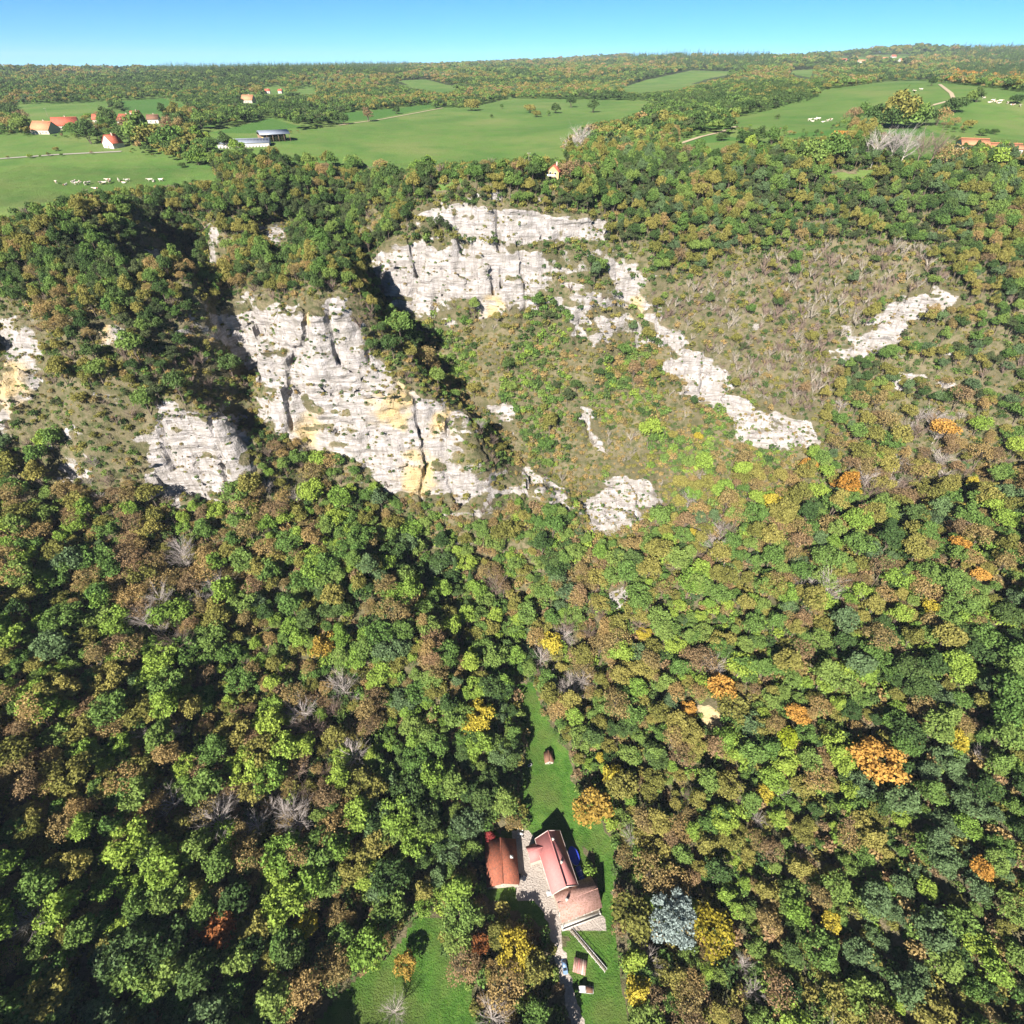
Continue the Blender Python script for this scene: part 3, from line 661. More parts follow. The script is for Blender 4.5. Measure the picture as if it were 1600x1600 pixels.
BRUSH = [[(1050,460),(1130,420),(1200,400),(1330,390),(1450,390),(1485,440),(1370,490),(1290,550),(1300,640),(1240,660),(1150,610),(1100,560),(1040,500)]]
BOWL = [[(640,490),(760,500),(850,470),(1000,480),(1040,560),(1140,620),(1290,690),(1250,740),(1060,740),(1010,830),(940,850),(890,780),(800,730),(730,640),(650,540)]]
FACE = [[(0,470),(150,480),(270,620),(330,480),(540,450),(740,660),(800,740),(890,800),(600,760),(420,680),(400,690),(280,790),(130,770),(0,690)]]
def jitter_grid(x0, x1, y0, y1, s):
    a, b = np.meshgrid(np.arange(x0, x1, s), np.arange(y0, y1, s), indexing='ij')
    a = a.ravel() + (rng.random(a.size) - 0.5) * s * 0.95; b = b.ravel() + (rng.random(b.size) - 0.5) * s * 0.95
    return a, b
def pick(x, y, table, s):
    """kinds in drifts: a slow noise shifts along the table, a random draw scatters it"""
    names = list(table); w = np.array([table[k] for k in names], float); c = np.cumsum(w / w.sum())
    n = (fbm2(x / 38, y / 38, s, 2) * 1.15 + 0.5); u = np.clip(0.45 * n + 0.55 * rng.random(len(x)), 0, 0.9999)
    order = np.argsort(np.argsort(u)) / max(1, len(u))
    return np.array(names)[np.searchsorted(c, order, 'right').clip(0, len(names) - 1)]
x1, y1 = jitter_grid(-340, 340, -180, 300, 5.2); x2, y2 = jitter_grid(-340, 340, 180, 436, 3.6)
X = np.r_[x1, x2]; Y = np.r_[y1, y2]; small = np.r_[np.zeros(len(x1), bool), np.ones(len(x2), bool)]
Zg = ground_z(X, Y); px, py, tt = project(X, Y, Zg)
upper = (py < 470) | ((px > 1000) & (py < 640)) | ((px < 600) & (py < 560))
ok = np.where(small, upper, ~upper)
size = np.where(small, 0.42 + 0.30 * rng.random(len(X)), 0.48 + 0.78 * rng.random(len(X))**1.8)
size = np.where((px > 1050) & (py > 1200) & ~small, size * 0.82, size)
hgt = 13.5 * size; rad = 5.0 * size
TIP = [[(880,700),(1000,690),(1050,740),(1045,795),(1000,815),(945,850),(915,815),(890,790)]]
RIM_CLEAR = [[(852,250),(884,250),(886,288),(850,288)]]
no = LAWN + YARD + HOUSE_CLEAR + RIM_CLEAR
keep = ok & (((px > -260) & (px < 1860) & (tt > 60)) | ((Y < 30) & (X < -60)))
for f, dx, dy in ((0.0, 0, 0), (0.55, 0, 0), (0.95, 0, 0), (0.6, 0.8, 0), (0.6, -0.8, 0), (0.6, 0, 0.8), (0.6, 0, -0.8), (0.3, 0, 0)):
    ax, ay, _ = project(X + dx * rad, Y + dy * rad, Zg + hgt * f)
    keep &= ~in_any(ax, ay, no)
    if dy == 0:
        keep &= ~(in_any(ax, ay, TIP) & (rng.random(len(X)) < 0.8))
        keep &= ~in_any(ax, ay, FIELDS)
        keep &= ~(in_any(ax, ay, ROCKS) & (rng.random(len(X)) < (0.97 if f < 0.9 else 0.8)))
sl = slope_at(X, Y)
keep &= (sl < 1.7 + 0.6 * rng.random(len(X))) | (py > 820)
keep &= ~(in_any(px, py, BRUSH) & (rng.random(len(X)) < 0.93))
keep &= ~(in_any(px, py, BOWL) & (rng.random(len(X)) < 0.86))
keep &= ~(in_any(px, py, FACE) & (rng.random(len(X)) < np.where(px < 300, 0.45, 0.8)))
keep &= ~((rng.random(len(X)) < 0.06) & ~small)
for (cx, cy, r) in taken: keep &= np.hypot(X - cx, Y - cy) > r * 0.55 + rad * 0.6
X, Y, Zg, px, py, tt, size, small = [v[keep] for v in (X, Y, Zg, px, py, tt, size, small)]
kind = np.empty(len(X), object)
zones = [((px < 640) & (py < 640), dict(pine=.34, dark=.22, green=.18, olive=.20, tan=.06), 1.0),
         ((px >= 640) & (py < 400) & (px < 960), dict(pine=.25, dark=.2, green=.25, olive=.25, tan=.05), 2.0),
         ((px >= 640) & (py < 640) , dict(pine=.24, dark=.16, blue=.10, green=.20, olive=.22, tan=.05, brown=.03), 3.0),
         ((px < 830), dict(dark=.05, blue=.05, green=.28, bright=.17, olive=.13, tan=.17, brown=.06, bare=.06), 4.0),
         ((px >= 830) & (py < 1190), dict(dark=.06, green=.27, blue=.05, bright=.10, olive=.20, tan=.16, brown=.06, yellow=.014, orange=.007, bare=.05), 5.0),
         ((px >= 830), dict(blue=.10, dark=.07, green=.31, bright=.14, olive=.21, tan=.08, yellow=.014, brown=.03, bare=.06), 6.0)]
left = np.ones(len(X), bool)
for m, tab, s in zones:
    m = m & left; left &= ~m
    if m.any(): kind[m] = pick(X[m], Y[m], tab, s)
variant = rng.integers(0, 3, len(X)); rotz = rng.random(len(X)) * 6.283
sxy = size; sz = size * (0.85 + 0.35 * rng.random(len(X)))
sz = np.where(small, sz * 1.2, sz)
cx_, cy_, ct_ = project(X, Y, Zg + 8 * sz)
vis = (cx_ > -25) & (cx_ < 1625) & (cy_ > -20) & (cy_ < 1630)
big = size * 5 / ct_ * vis
NAME = {'pine': 'pine_tree', 'bare': 'bare_tree'}
own = np.zeros(len(X), bool)
for k, cap in (('pine', 110), ('bare', 60)):
    c = np.nonzero((kind == k) & vis)[0]; own[c[np.argsort(-big[c])][:cap]] = True
c = np.nonzero((kind != 'pine') & (kind != 'bare') & vis)[0]; own[c[np.argsort(-big[c])][:300 - len(SPECIAL)]] = True
def place_words(qx, qy):
    if qy < 480: return 'on the rim of the left cliffs' if qx < 620 else ('on the rim of the back cliffs' if qx < 960 else 'on the steep slope right of the cliffs')
    if qy < 800: return 'on the face of the left cliffs' if qx < 780 else 'on the scree slope right of the cliffs'
    if qy < 1150: return 'high on the left slope below the cliffs' if qx < 830 else 'high on the right slope of the valley'
    if qx < 300: return 'at the lower left of the wood'
    if qx < 560: return 'on the left slope above the lower meadow'
    if qx < 840: return 'between the lower meadow and the farm'
    if qx < 1120: return 'just right of the farmhouse and its lawn'
    if qx < 1380: return 'in the lower right of the wood'
    return 'at the far lower right of the wood'
for i in np.nonzero(own)[0]:
    k = kind[i]; w = place_words(cx_[i], cy_[i])
    what = 'leafless grey tree' if k == 'bare' else ('dark green pine' if k == 'pine' else KIND[k][2] + ' broadleaf tree')
    tree_object(NAME.get(k, 'broadleaf_tree'), what + ' ' + w, 'tree', what + 's ' + w, (X[i], Y[i], Zg[i]), rotz[i], (sxy[i], sxy[i], sz[i]), MESH[(k, variant[i])])
rest = ~own
keys = sorted(set(zip(kind[rest], variant[rest]))); kid = {k: n for n, k in enumerate(keys)}
scatter('wood', 'mixed autumn wood of green, olive, tan and yellow trees covering the valley slopes', np.c_[X, Y, Zg][rest], [kid[k] for k in zip(kind[rest], variant[rest])],
        np.c_[0*X, 0*X, rotz][rest], np.c_[sxy, sxy, sz][rest], [MESH[k][2] for k in keys])
print('near trees', len(X), own.sum(), round(time.time() - T0, 1))

# ------------------------------------------------------------------ scrub on ledges, scree and clearings
sx, sy = jitter_grid(-340, 340, 130, 430, 1.9); szg = ground_z(sx, sy); qx, qy, qt = project(sx, sy, szg)
k_ = (qx > -60) & (qx < 1660) & ((qy < 850) | (rng.random(len(sx)) < 0.15)) & ~in_any(qx, qy, FIELDS + LAWN)
inr = in_any(qx, qy, ROCKS); inb = in_any(qx, qy, BRUSH); inw = in_any(qx, qy, BOWL)
pn = fbm2(sx / 14, sy / 14, 12.0, 3)
pr = np.where(inr, 0.22 + 0.55 * (pn > 0.06), np.where(inb, 0.97, np.where(inw, 0.75 + 0.25 * (pn > 0), 0.85)))
k_ &= rng.random(len(sx)) < pr
sx, sy, szg, inr, inb, inw, pn = [v[k_] for v in (sx, sy, szg, inr, inb, inw, pn)]
sk = np.empty(len(sx), object)
u = rng.random(len(sx))
sk[:] = np.where(u < .34, 'shrub_olive', np.where(u < .48, 'shrub_tan', np.where(u < .68, 'shrub_green', np.where(u < .95, 'shrub_dark', 'shrub_twig'))))
sk[inb] = np.where(u < .20, 'shrub_pale', np.where(u < .42, 'shrub_twig', np.where(u < .50, 'shrub_tan', np.where(u < .80, 'shrub_olive', 'shrub_dark'))))[inb]
qx, qy, _ = project(sx, sy, szg); wd = ~inb & ~inw & ~inr & (qy < 440) & (rng.random(len(sx)) < 0.8); sk[wd] = np.where(u < .45, 'shrub_dark', np.where(u < .8, 'shrub_olive', 'shrub_green'))[wd]
ri = inr & (u > 0.35); sk[ri] = np.where(u > 0.7, 'shrub_tan', 'shrub_olive')[ri]
sk[inw] = np.where(pn + 0.9 * (u - 0.5) > -0.06, np.where(u < .5, 'shrub_green', np.where(u < .62, 'shrub_bright', np.where(u < .82, 'shrub_dark', 'shrub_olive'))), np.where(u < .4, 'shrub_tan', np.where(u < .7, 'shrub_olive', 'shrub_pale')))[inw]
ss = (0.65 + 1.25 * rng.random(len(sx))**2.0) * np.where(wd, 1.25, 1.0) * np.where(inr, 0.55, 1.0) * np.where(inb, 1.1, 1.0) * np.where(inw & (pn > 0.1), 1.45, 1.0)
tw = np.isin(sk.astype(str), ['shrub_twig', 'shrub_pale']); ss = np.where(tw, ss * 0.9, ss)
# tufts rooted on the real rock surface: thick on ledges, a few in the cracks
inp = in_any(ppx, ppy, ROCKS) & (vv[:, 1] > 150); ledge = smooth(0.25, 0.6, vn[:, 2])
pr_ = np.clip(0.02 + 0.20 * ledge + 0.16 * np.clip(big_patch * 1.6 + patch * 0.6, 0, 1), 0, 0.6) * (rng.random(len(vv)) < 0.8) * inp
ri = np.nonzero(rng.random(len(vv)) < pr_)[0]
old = ~inr
sx, sy, szg, sk, ss, tw = [v[old] for v in (sx, sy, szg, sk, ss, tw)]
u = rng.random(len(ri)); k2 = np.empty(len(ri), object); k2[:] = np.where(u < .38, 'shrub_olive', np.where(u < .6, 'shrub_tan', np.where(u < .85, 'shrub_dark', 'shrub_green')))
sx = np.r_[sx, vv[ri, 0]]; sy = np.r_[sy, vv[ri, 1]]; szg = np.r_[szg, vv[ri, 2] + 0.1]; sk = np.r_[sk, k2]; ss = np.r_[ss, 0.30 + 0.75 * rng.random(len(ri))**2]; tw = np.r_[tw, np.zeros(len(ri), bool)]
keys = [k for k in MESH if k[0].startswith('shrub')]; vsel = [(k, int(rng.integers(0, 2)) if not t else 0) for k, t in zip(sk, tw)]; kid = {k: n for n, k in enumerate(keys)}
scatter('cliff_scrub', 'low shrubs, dry grass clumps and twiggy brush on the cliff ledges and scree', np.c_[sx, sy, szg - 0.25], [kid[v] for v in vsel],
        np.c_[rng.normal(size=len(sx)) * 0.12, rng.normal(size=len(sx)) * 0.12, rng.random(len(sx)) * 6.28], np.c_[ss, ss, ss * (0.8 + 0.5 * rng.random(len(sx)))], [MESH[k][2] for k in keys])
print('scrub', len(sx), round(time.time() - T0, 1))

ux, uy = jitter_grid(-340, 340, -30, 300, 3.6); uz = ground_z(ux, uy); qx, qy, qt = project(ux, uy, uz)
k_ = (qx > -60) & (qx < 1660) & (qy > 790) & (qy < 1700) & ~in_any(qx, qy - 6, LAWN + YARD + HOUSE_CLEAR) & ~in_any(qx, qy, LAWN + YARD + HOUSE_CLEAR + ROCKS)
ux, uy, uz = ux[k_], uy[k_], uz[k_]; u = rng.random(len(ux))
uk = np.where(u < .3, 'shrub_green', np.where(u < .5, 'shrub_dark', np.where(u < .68, 'shrub_olive', np.where(u < .8, 'shrub_tan', np.where(u < .92, 'shrub_brown', 'shrub_bright')))))
us = 1.3 + 1.7 * rng.random(len(ux))
scatter('undergrowth', 'undergrowth and saplings on the ground beneath the trees of the valley', np.c_[ux, uy, uz - 0.2], [kid[(k, int(rng.integers(0, 2)))] for k in uk],
        np.c_[0*ux, 0*ux, rng.random(len(ux)) * 6.28], np.c_[us, us, us * (0.9 + 0.6 * rng.random(len(ux)))], [MESH[k][2] for k in keys])
# ------------------------------------------------------------------ woods and hedges of the plateau
bx = []; by = []
r_ = 335.0
while r_ < 6800:
    s = max(7.0, 0.0075 * r_); a = np.arange(-R(50), R(50), s / r_) ; a = a + (rng.random(len(a)) - 0.5) * s / r_; q = r_ + (rng.random(len(a)) - 0.5) * s
    bx.append(q * np.sin(a)); by.append(q * np.cos(a)); r_ += s
bx = np.concatenate(bx); by = np.concatenate(by)
m = (by > 432) | (np.abs(bx) > 338); bx = bx[m]; by = by[m]; bz = ground_z(bx, by); fx, fy, ft = project(bx, by, bz)
dist = np.hypot(bx, by); fs = (0.62 + 0.42 * rng.random(len(bx))) * np.clip(dist / 1100, 1, 2.6)
keep = (fx > -120) & (fx < 1720)
def _b(a, b, c, d): return [(a, b), (c, b), (c, d), (a, d)]
BUILT = [_b(*q) for q in ((48,184,122,208),(144,178,166,190),(182,176,256,194),(272,172,290,180),(258,190,270,201),(322,204,450,238),(156,212,200,236),(1492,212,1600,246),(376,148,400,158),(412,136,444,145),(1314,90,1326,96),(1340,90,1356,97),(1364,86,1376,93),(1378,87,1402,94),(1404,88,1420,96))]
good = np.zeros(len(bx), bool)
for shrink in (1.0, 0.55, 0.3):
    g2 = np.ones(len(bx), bool)
    for f in (0.0, 0.45, 0.95):
        for dx in (-0.8, 0.8):
            ax, ay, _ = project(bx + dx * 4.5 * fs * shrink, by, bz + 12.0 * fs * shrink * f); g2 &= ~in_any(ax, ay, FIELDS + BUILT)
    fs = np.where(~good & g2, fs * shrink, fs); good |= g2
keep &= good
bx, by, bz, fx, fy, ft, fs, dist = [v[keep] for v in (bx, by, bz, fx, fy, ft, fs, dist)]
fk = pick(bx / 5, by / 5, dict(dark=.27, pine=.14, green=.28, olive=.23, tan=.05, blue=.03), 8.0)
con = ((fy < 122) & (fx > 250) & (fx < 640)) | ((fx > 1170) & (fx < 1290) & (fy > 140) & (fy < 175)) | ((fx > 1490) & (fy < 130)) | ((fy < 110) & (fx > 980) & (fx < 1200))
u = rng.random(len(bx)); fk = np.where(con & (u < 0.75), 'spruce', fk)
fk = np.where((fx > 1480) & (fy > 118) & (fy < 150) & (u > 0.9), 'orange', fk)
fv = np.where(fk == 'spruce', 0, rng.integers(0, 3, len(bx)))
keys = sorted(set(zip(fk.tolist(), fv.tolist()))); kid = {k: n for n, k in enumerate(keys)}
fsz = fs * (0.8 + 0.3 * rng.random(len(bx))) * np.where(fk == 'spruce', 1.0, 1)
scatter('plateau_woods', 'woods and hedgerows of small trees spread over the plateau and far hills', np.c_[bx, by, bz - 0.8 - 2.6 * fs * (dist > 700)], [kid[k] for k in zip(fk.tolist(), fv.tolist())],
        np.c_[0*bx, 0*bx, rng.random(len(bx)) * 6.28], np.c_[fs, fs, fsz], [MESH[k][3] for k in keys])
print('far trees', len(bx), round(time.time() - T0, 1))
# ------------------------------------------------------------------ single trees and clumps standing in the pastures
FIELD_TREES = [  # foot in the photo, height in photo pixels, kind, label
 (892,168,19,'dark','round dark tree alone in the big central pasture, second from its right end'),
 (926,176,19,'dark','dark round tree furthest right in the central pasture'),
 (868,177,16,'dark','dark tree beside the two small trees in the central pasture'),
 (838,183,13,'olive','low spreading tree left of the dark one in the central pasture'),
 (828,176,16,'olive','pale olive tree at the left of the pasture clump'),
 (857,181,8,'green','small bush between two trees in the central pasture'),
 (784,170,7,'green','tiny lone bush on the left of the central pasture'),
 (768,184,6,'dark','tiny dark bush low in the central pasture'),
 (737,173,22,'olive','olive tree at the corner of the wood by the central pasture'),
 (576,190,22,'brown','brown tree at the pasture boundary beyond the long barn'),
 (620,178,12,'dark','small dark tree in the hedge above the central pasture'),
 (538,194,18,'dark','dark tree at the left end of the narrow pasture'),
 (1214,186,8,'dark','small square bush alone on the right hill pasture'),
 (1165,224,24,'dark','big dark tree left of the twin clump in the right pasture'),
 (1183,226,26,'dark','big dark tree in the middle of the clump in the right pasture'),
 (1205,226,24,'green','big green tree right of the clump in the right pasture'),
 (1128,220,16,'dark','dark round tree by the track in the right pasture'),
 (1226,205,9,'green','thin small tree on the field boundary in the right pasture'),
 (1330,192,26,'brown','brown tree left of the tall poplar clump'),
 (1345,190,30,'green','green tree at the left of the tall clump on the right hill'),
 (1375,200,46,'dark','dark wide tree in front of the tall clump on the right hill'),
 (1395,200,58,'olive','tallest olive poplar in the clump on the right hill'),
 (1412,200,50,'green','tall green tree right of the tallest poplar'),
 (1440,196,34,'dark','dark tree right of the poplar clump'),
 (1463,196,30,'tan','tan tree right of the poplar clump'),
 (1490,176,30,'dark','dark tree by the track on the right hill'),
 (1516,160,20,'green','green tree at the top of the right hill pasture'),
 (1524,160,22,'dark','dark tree beside the green one on the right hill top'),
 (1455,134,14,'dark','dark wide tree on the crest of the right hill'),
 (1585,162,18,'dark','dark bush at the right edge of the hill pasture'),
 (1512,200,16,'olive','olive tree on the hedge below the right herd'),
 (1535,212,14,'dark','dark bush at the end of the hedge below the right herd'),
 (1553,210,11,'dark','small round bush right of the hedge end'),
 (1490,196,16,'tan','tan bush in the hedge below the right herd'),
 (1430,262,44,'bare','grey leafless tree left in the row behind the right wood'),
 (1385,262,50,'bare','grey leafless tree in the middle of the bare row'),
 (1360,262,48,'bare','grey leafless tree right of the green clump'),
 (1405,262,46,'bare','slender leafless tree in the bare row behind the right wood'),
 (1450,262,44,'bare','pale trunked leafless tree beside the orange roofed farm'),
 (1474,262,40,'tan','thin tan tree left of the orange roofed farm'),
 (1265,262,44,'green','big green tree left of the leafless row'),
 (1295,262,48,'green','large green tree beside the leafless row'),
 (1312,225,26,'orange','yellow brown tree behind the large green trees'),
 (1545,262,40,'bright','yellow green tree in front of the orange roofed farm'),
 (985,236,42,'olive','pale yellowish twin tree near the rim behind the amphitheatre'),
 (890,254,34,'bare','grey leafless tree at the right of the central pasture'),
 (905,245,40,'bare','pale grey tree by the wood right of the central pasture'),
 (890,282,34,'brown','russet tree beside the yellow house on the rim'),
 (912,285,38,'brown','dark russet tree right of the yellow house on the rim'),
 (840,278,30,'green','green tree left of the yellow house on the rim'),
 (620,290,34,'dark','dark pine like tree on the rim above the back cliffs'),
 (312,258,26,'bright','rounded light green tree at the right end of the left pasture'),
 (285,262,10,'dark','low dark bush at the end of the left pasture'),
 (355,232,24,'dark','dark tree in front of the long grey barn'),
 (372,238,22,'bright','bright green tree in front of the long grey barn'),
 (88,236,8,'olive','small bush on the pasture above the road'),
 (20,206,30,'tan','tan tree at the left edge by the village'),
 (120,212,26,'green','green tree right of the big orange roof'),
 (143,225,34,'dark','dark tree left of the white house by the road'),
 (225,232,50,'green','tall green tree right of the white house by the road'),
 (245,232,46,'olive','olive tree in the clump right of the white house by the road'),
 (205,224,36,'dark','dark tree behind the white house by the road'),
 (268,238,42,'green','green tree at the right of the village clump'),
 (172,198,28,'dark','dark tree between the village roofs'),
]
CR = {'pine': 3.6, 'bare': 4.6}
for px, py, hp, kd, label in FIELD_TREES:
    p = on_ground(px, py); pb = project(p.x, p.y, p.z)[1]; pt = project(p.x, p.y, p.z + 10)[1]
    s = hp / max(0.5, float(pb - pt)) * 10 / 13.2 * 1.3
    w_ = 1.0 if kd == 'bare' else 1.3
    tree_object('bare_tree' if kd == 'bare' else 'field_tree', label, 'tree', 'trees standing in the pastures of the plateau', p - Vector((0, 0, 0 if kd == 'bare' else 4.9 * s * 1.25)), rng.random() * 6.28, (s * w_, s * w_, s * (1 if kd == 'bare' else 1.25)), MESH[(kd, int(rng.integers(0, 3)))])

VILLAGE_WOODS = [([(205,210),(330,214),(338,246),(292,254),(236,240),(200,232)], 26, 30), ([(104,203),(190,200),(176,222),(120,214)], 10, 22), ([(-10,190),(46,188),(46,210),(-10,210)], 9, 24),
 ([(250,178),(330,186),(326,206),(262,204)], 12, 26), ([(128,184),(150,180),(262,180),(262,186),(140,196)], 10, 15), ([(450,258),(620,268),(620,278),(450,272)], 16, 24), ([(1500,246),(1600,250),(1600,262),(1490,262)], 7, 26), ([(640,270),(830,266),(830,282),(640,286)], 14, 24),
 ([(1060,238),(1240,232),(1400,268),(1240,268),(1060,250)], 24, 26), ([(0,250),(0,246),(150,240),(150,243)], 7, 7), ([(0,212),(0,208),(130,214),(150,220)], 8, 8), ([(1148,196),(1230,206),(1350,206),(1350,212),(1230,214)], 12, 9), ([(1470,196),(1540,212),(1540,216),(1465,202)], 8, 12), ([(920,225),(1050,222),(1060,250),(930,262)], 18, 30)]
for poly, n, hp0 in VILLAGE_WOODS:
    xs_ = [q[0] for q in poly]; ys_ = [q[1] for q in poly]; c_ = 0
    while c_ < n:
        px = min(xs_) + rng.random() * (max(xs_) - min(xs_)); py = min(ys_) + rng.random() * (max(ys_) - min(ys_))
        if not in_poly(np.array([px]), np.array([py]), poly)[0]: continue
        c_ += 1; p = on_ground(px, py); hp = hp0 * (0.65 + 0.6 * rng.random())
        s = hp / max(0.5, float(project(p.x, p.y, p.z)[1] - project(p.x, p.y, p.z + 10)[1])) * 10 / 13.2
        kd = ['green', 'dark', 'olive', 'tan', 'green', 'bright', 'brown'][int(rng.integers(0, 7))]; big_ = hp0 > 12
        w = 'in the village clumps' if px < 345 else ('on the rim behind the cliffs' if px < 900 else 'on the edge of the right pastures')
        tree_object('hedgerow_tree' if big_ else 'hedge_bush', '%s %s %s' % (KIND[kd][2], 'broadleaf tree' if big_ else 'hedge bush', w), 'tree' if big_ else 'bush', '%s %s %s' % (KIND[kd][2], 'trees' if big_ else 'bushes', w), p - Vector((0, 0, 4.2 * s)), rng.random() * 6.28, (s * 1.3, s * 1.3, s * 1.25), MESH[(kd, int(rng.integers(0, 3)))])
# ------------------------------------------------------------------ roads and tracks laid on the plateau
def ribbon(name, label, pts, width, mat, lift=0.3):
    P3 = []
    for (ax, ay), (bx_, by_) in zip(pts[:-1], pts[1:]):
        for k in range(10): P3.append(on_ground(ax + (bx_ - ax) * k / 10, ay + (by_ - ay) * k / 10))
    P3.append(on_ground(*pts[-1])); V = []
    for i, p in enumerate(P3):
        d = (P3[min(i + 1, len(P3) - 1)] - P3[max(i - 1, 0)]); d.z = 0; d.normalize(); n = Vector((-d.y, d.x, 0)) * width / 2
        for q in (p + n, p - n): V.append((q.x, q.y, gz1(q.x, q.y) + lift))
    me = bpy.data.meshes.new(name); me.from_pydata(V, [], [(2*i, 2*i+1, 2*i+3, 2*i+2) for i in range(len(P3) - 1)]); me.materials.append(mat)
    o = bpy.data.objects.new(name, me); sc.collection.objects.link(o); o['kind'] = 'structure'; o['label'] = label; return o
def gz1(x, y): return float(ground_z(np.array([x]), np.array([y]))[0])
ASPH = plain_mat('pale_lane', (0.26, 0.24, 0.21), 0.9, 0.2, 0.2, coords='Generated'); DIRT = plain_mat('dirt_track', (0.34, 0.28, 0.19), 0.95, 0.25, 0.2, coords='Generated')
ribbon('country_road', 'narrow pale lane along the left pasture', [(-60,253),(0,248.5),(90,242),(190,237)], 4.0, ASPH)
ribbon('farm_track', 'pale track between the right pastures', [(1040,232),(1095,214),(1125,207),(1150,198)], 4.0, DIRT)
ribbon('farm_track', 'track climbing over the right hill', [(1400,180),(1445,168),(1490,156),(1486,146),(1468,132)], 3.5, DIRT)
ribbon('farm_track', 'earth track along the top of the central pasture', [(530,196),(600,186),(692,169)], 3.0, DIRT)
# ------------------------------------------------------------------ buildings
def facade(name, c, var=0.12, scale=0.8):
    m, nt = new_mat(name); tc = N(nt, 'TexCoord')
    a = noise_tex(nt, scale, 6, tc.outputs['Object'], 0.7); mp = N(nt, 'Mapping'); mp.inputs['Scale'].default_value = (2.0, 2.0, 0.25); L(nt, tc.outputs['Object'], mp.inputs[0])
    st = noise_tex(nt, 1.0, 4, mp.outputs[0])
    col = ramp(nt, a, [(0.3, tuple(q * (1 - var) for q in c)), (0.7, tuple(min(1, q * (1 + var)) for q in c))])
    col = mixc(nt, ramp(nt, st, [(0.3, (0.5,)), (0.5, (0.0,))]), col, tuple(q * 0.62 for q in c)); finish(nt, col, 0.9, a, 0.3, 0.05, 0.15); return m
def roof_mat(name, c, patches=None, var=0.28):
    m, nt = new_mat(name); tc = N(nt, 'TexCoord')
    w = N(nt, 'TexWave', Scale=2.2, Distortion=0.6); w.bands_direction = 'X'; L(nt, tc.outputs['Object'], w.inputs[0])
    a = noise_tex(nt, 0.9, 6, tc.outputs['Object'], 0.75); b = noise_tex(nt, 5.0, 3, tc.outputs['Object'])
    col = ramp(nt, a, [(0.3, tuple(q * (1 - var) for q in c)), (0.7, tuple(min(1, q * (1 + var)) for q in c))])
    col = mixc(nt, ramp(nt, b, [(0.35, (0.35,)), (0.6, (0.0,))]), col, tuple(q * 0.55 for q in c))
    if patches: col = mixc(nt, ramp(nt, noise_tex(nt, 1.6, 5, tc.outputs['Object'], 0.8), [(0.5, (0.0,)), (0.58, (0.85,))]), col, patches)
    finish(nt, col, 0.85, mathn(nt, 'ADD', w.outputs['Fac'], b), 0.5, 0.05, 0.2); return m
M = dict(
 cream=facade('cream_render', (0.36, 0.32, 0.27)), white=facade('white_render', (0.42, 0.40, 0.38)), yellow=facade('yellow_render', (0.40, 0.29, 0.14)), stone=facade('rubble_stone', (0.34, 0.29, 0.24), 0.3, 2.5), timber=facade('weathered_boards', (0.16, 0.11, 0.075), 0.3),
 pinktile=roof_mat('pink_roof_sheet', (0.42, 0.165, 0.16), var=0.10), oldtile=roof_mat('old_pale_tiles', (0.34, 0.20, 0.175), (0.19, 0.105, 0.07)), brickroof=roof_mat('rust_tiles', (0.26, 0.085, 0.05), (0.12, 0.06, 0.045)), redroof=roof_mat('red_tiles', (0.36, 0.095, 0.06)), orangeroof=roof_mat('orange_tiles', (0.45, 0.20, 0.11)), brownroof=roof_mat('brown_tiles', (0.17, 0.09, 0.06)),
 metal=plain_mat('grey_sheet_roof', (0.24, 0.27, 0.33), 0.45, 0.12, 0.3, 0.5, 0.3), glass=plain_mat('dark_window_glass', (0.02, 0.025, 0.03), 0.08, 0.3, 2.0, 0.6), shutter=plain_mat('green_shutter', (0.05, 0.15, 0.11)), door=plain_mat('brown_door', (0.12, 0.07, 0.04)), frame=plain_mat('white_frame', (0.6, 0.6, 0.58)), gutter=plain_mat('pale_verge', (0.55, 0.45, 0.42)), chim=facade('chimney_render', (0.45, 0.33, 0.28)),
 concrete=facade('concrete', (0.42, 0.40, 0.37)), bluecover=plain_mat('blue_tarpaulin', (0.025, 0.05, 0.42), 0.5, 0.2, 2.0, 0.4), carblue=plain_mat('blue_car_paint', (0.16, 0.25, 0.40), 0.25, 0.05, 1.0, 0.6), cardark=plain_mat('black_car_paint', (0.02, 0.022, 0.03), 0.25, 0.05, 1.0, 0.6), carwhite=plain_mat('white_car_paint', (0.5, 0.5, 0.5), 0.3, 0.04, 1.0, 0.5), tyre=plain_mat('black_rubber', (0.02, 0.02, 0.02)), lamp=plain_mat('headlamp_glass', (0.6, 0.6, 0.62), 0.15), redlamp=plain_mat('red_lamp', (0.4, 0.02, 0.02), 0.2), rim=plain_mat('wheel_alloy', (0.4, 0.4, 0.42), 0.35, 0.1, 1.0, 0.5, 0.8), hay=facade('hay_and_timber', (0.42, 0.29, 0.10), 0.3, 2.0), redpaint=plain_mat('red_machine_paint', (0.35, 0.03, 0.025), 0.4), wood=plain_mat('grey_pole_wood', (0.20, 0.17, 0.14)),
)
def box(x0, x1, y0, y1, z0, z1):
    V = np.array([(x0,y0,z0),(x1,y0,z0),(x1,y1,z0),(x0,y1,z0),(x0,y0,z1),(x1,y0,z1),(x1,y1,z1),(x0,y1,z1)], float)
    return V, np.array([(0,3,2,1),(4,5,6,7),(0,1,5,4),(1,2,6,5),(2,3,7,6),(3,0,4,7)])
def part(name, geos, mat, parent):
    g = Geo()
    for q in (geos if isinstance(geos, list) else [geos]): g.add(q)
    o = bpy.data.objects.new(name, g.mesh(name, [mat])); sc.collection.objects.link(o); o.parent = parent; return o
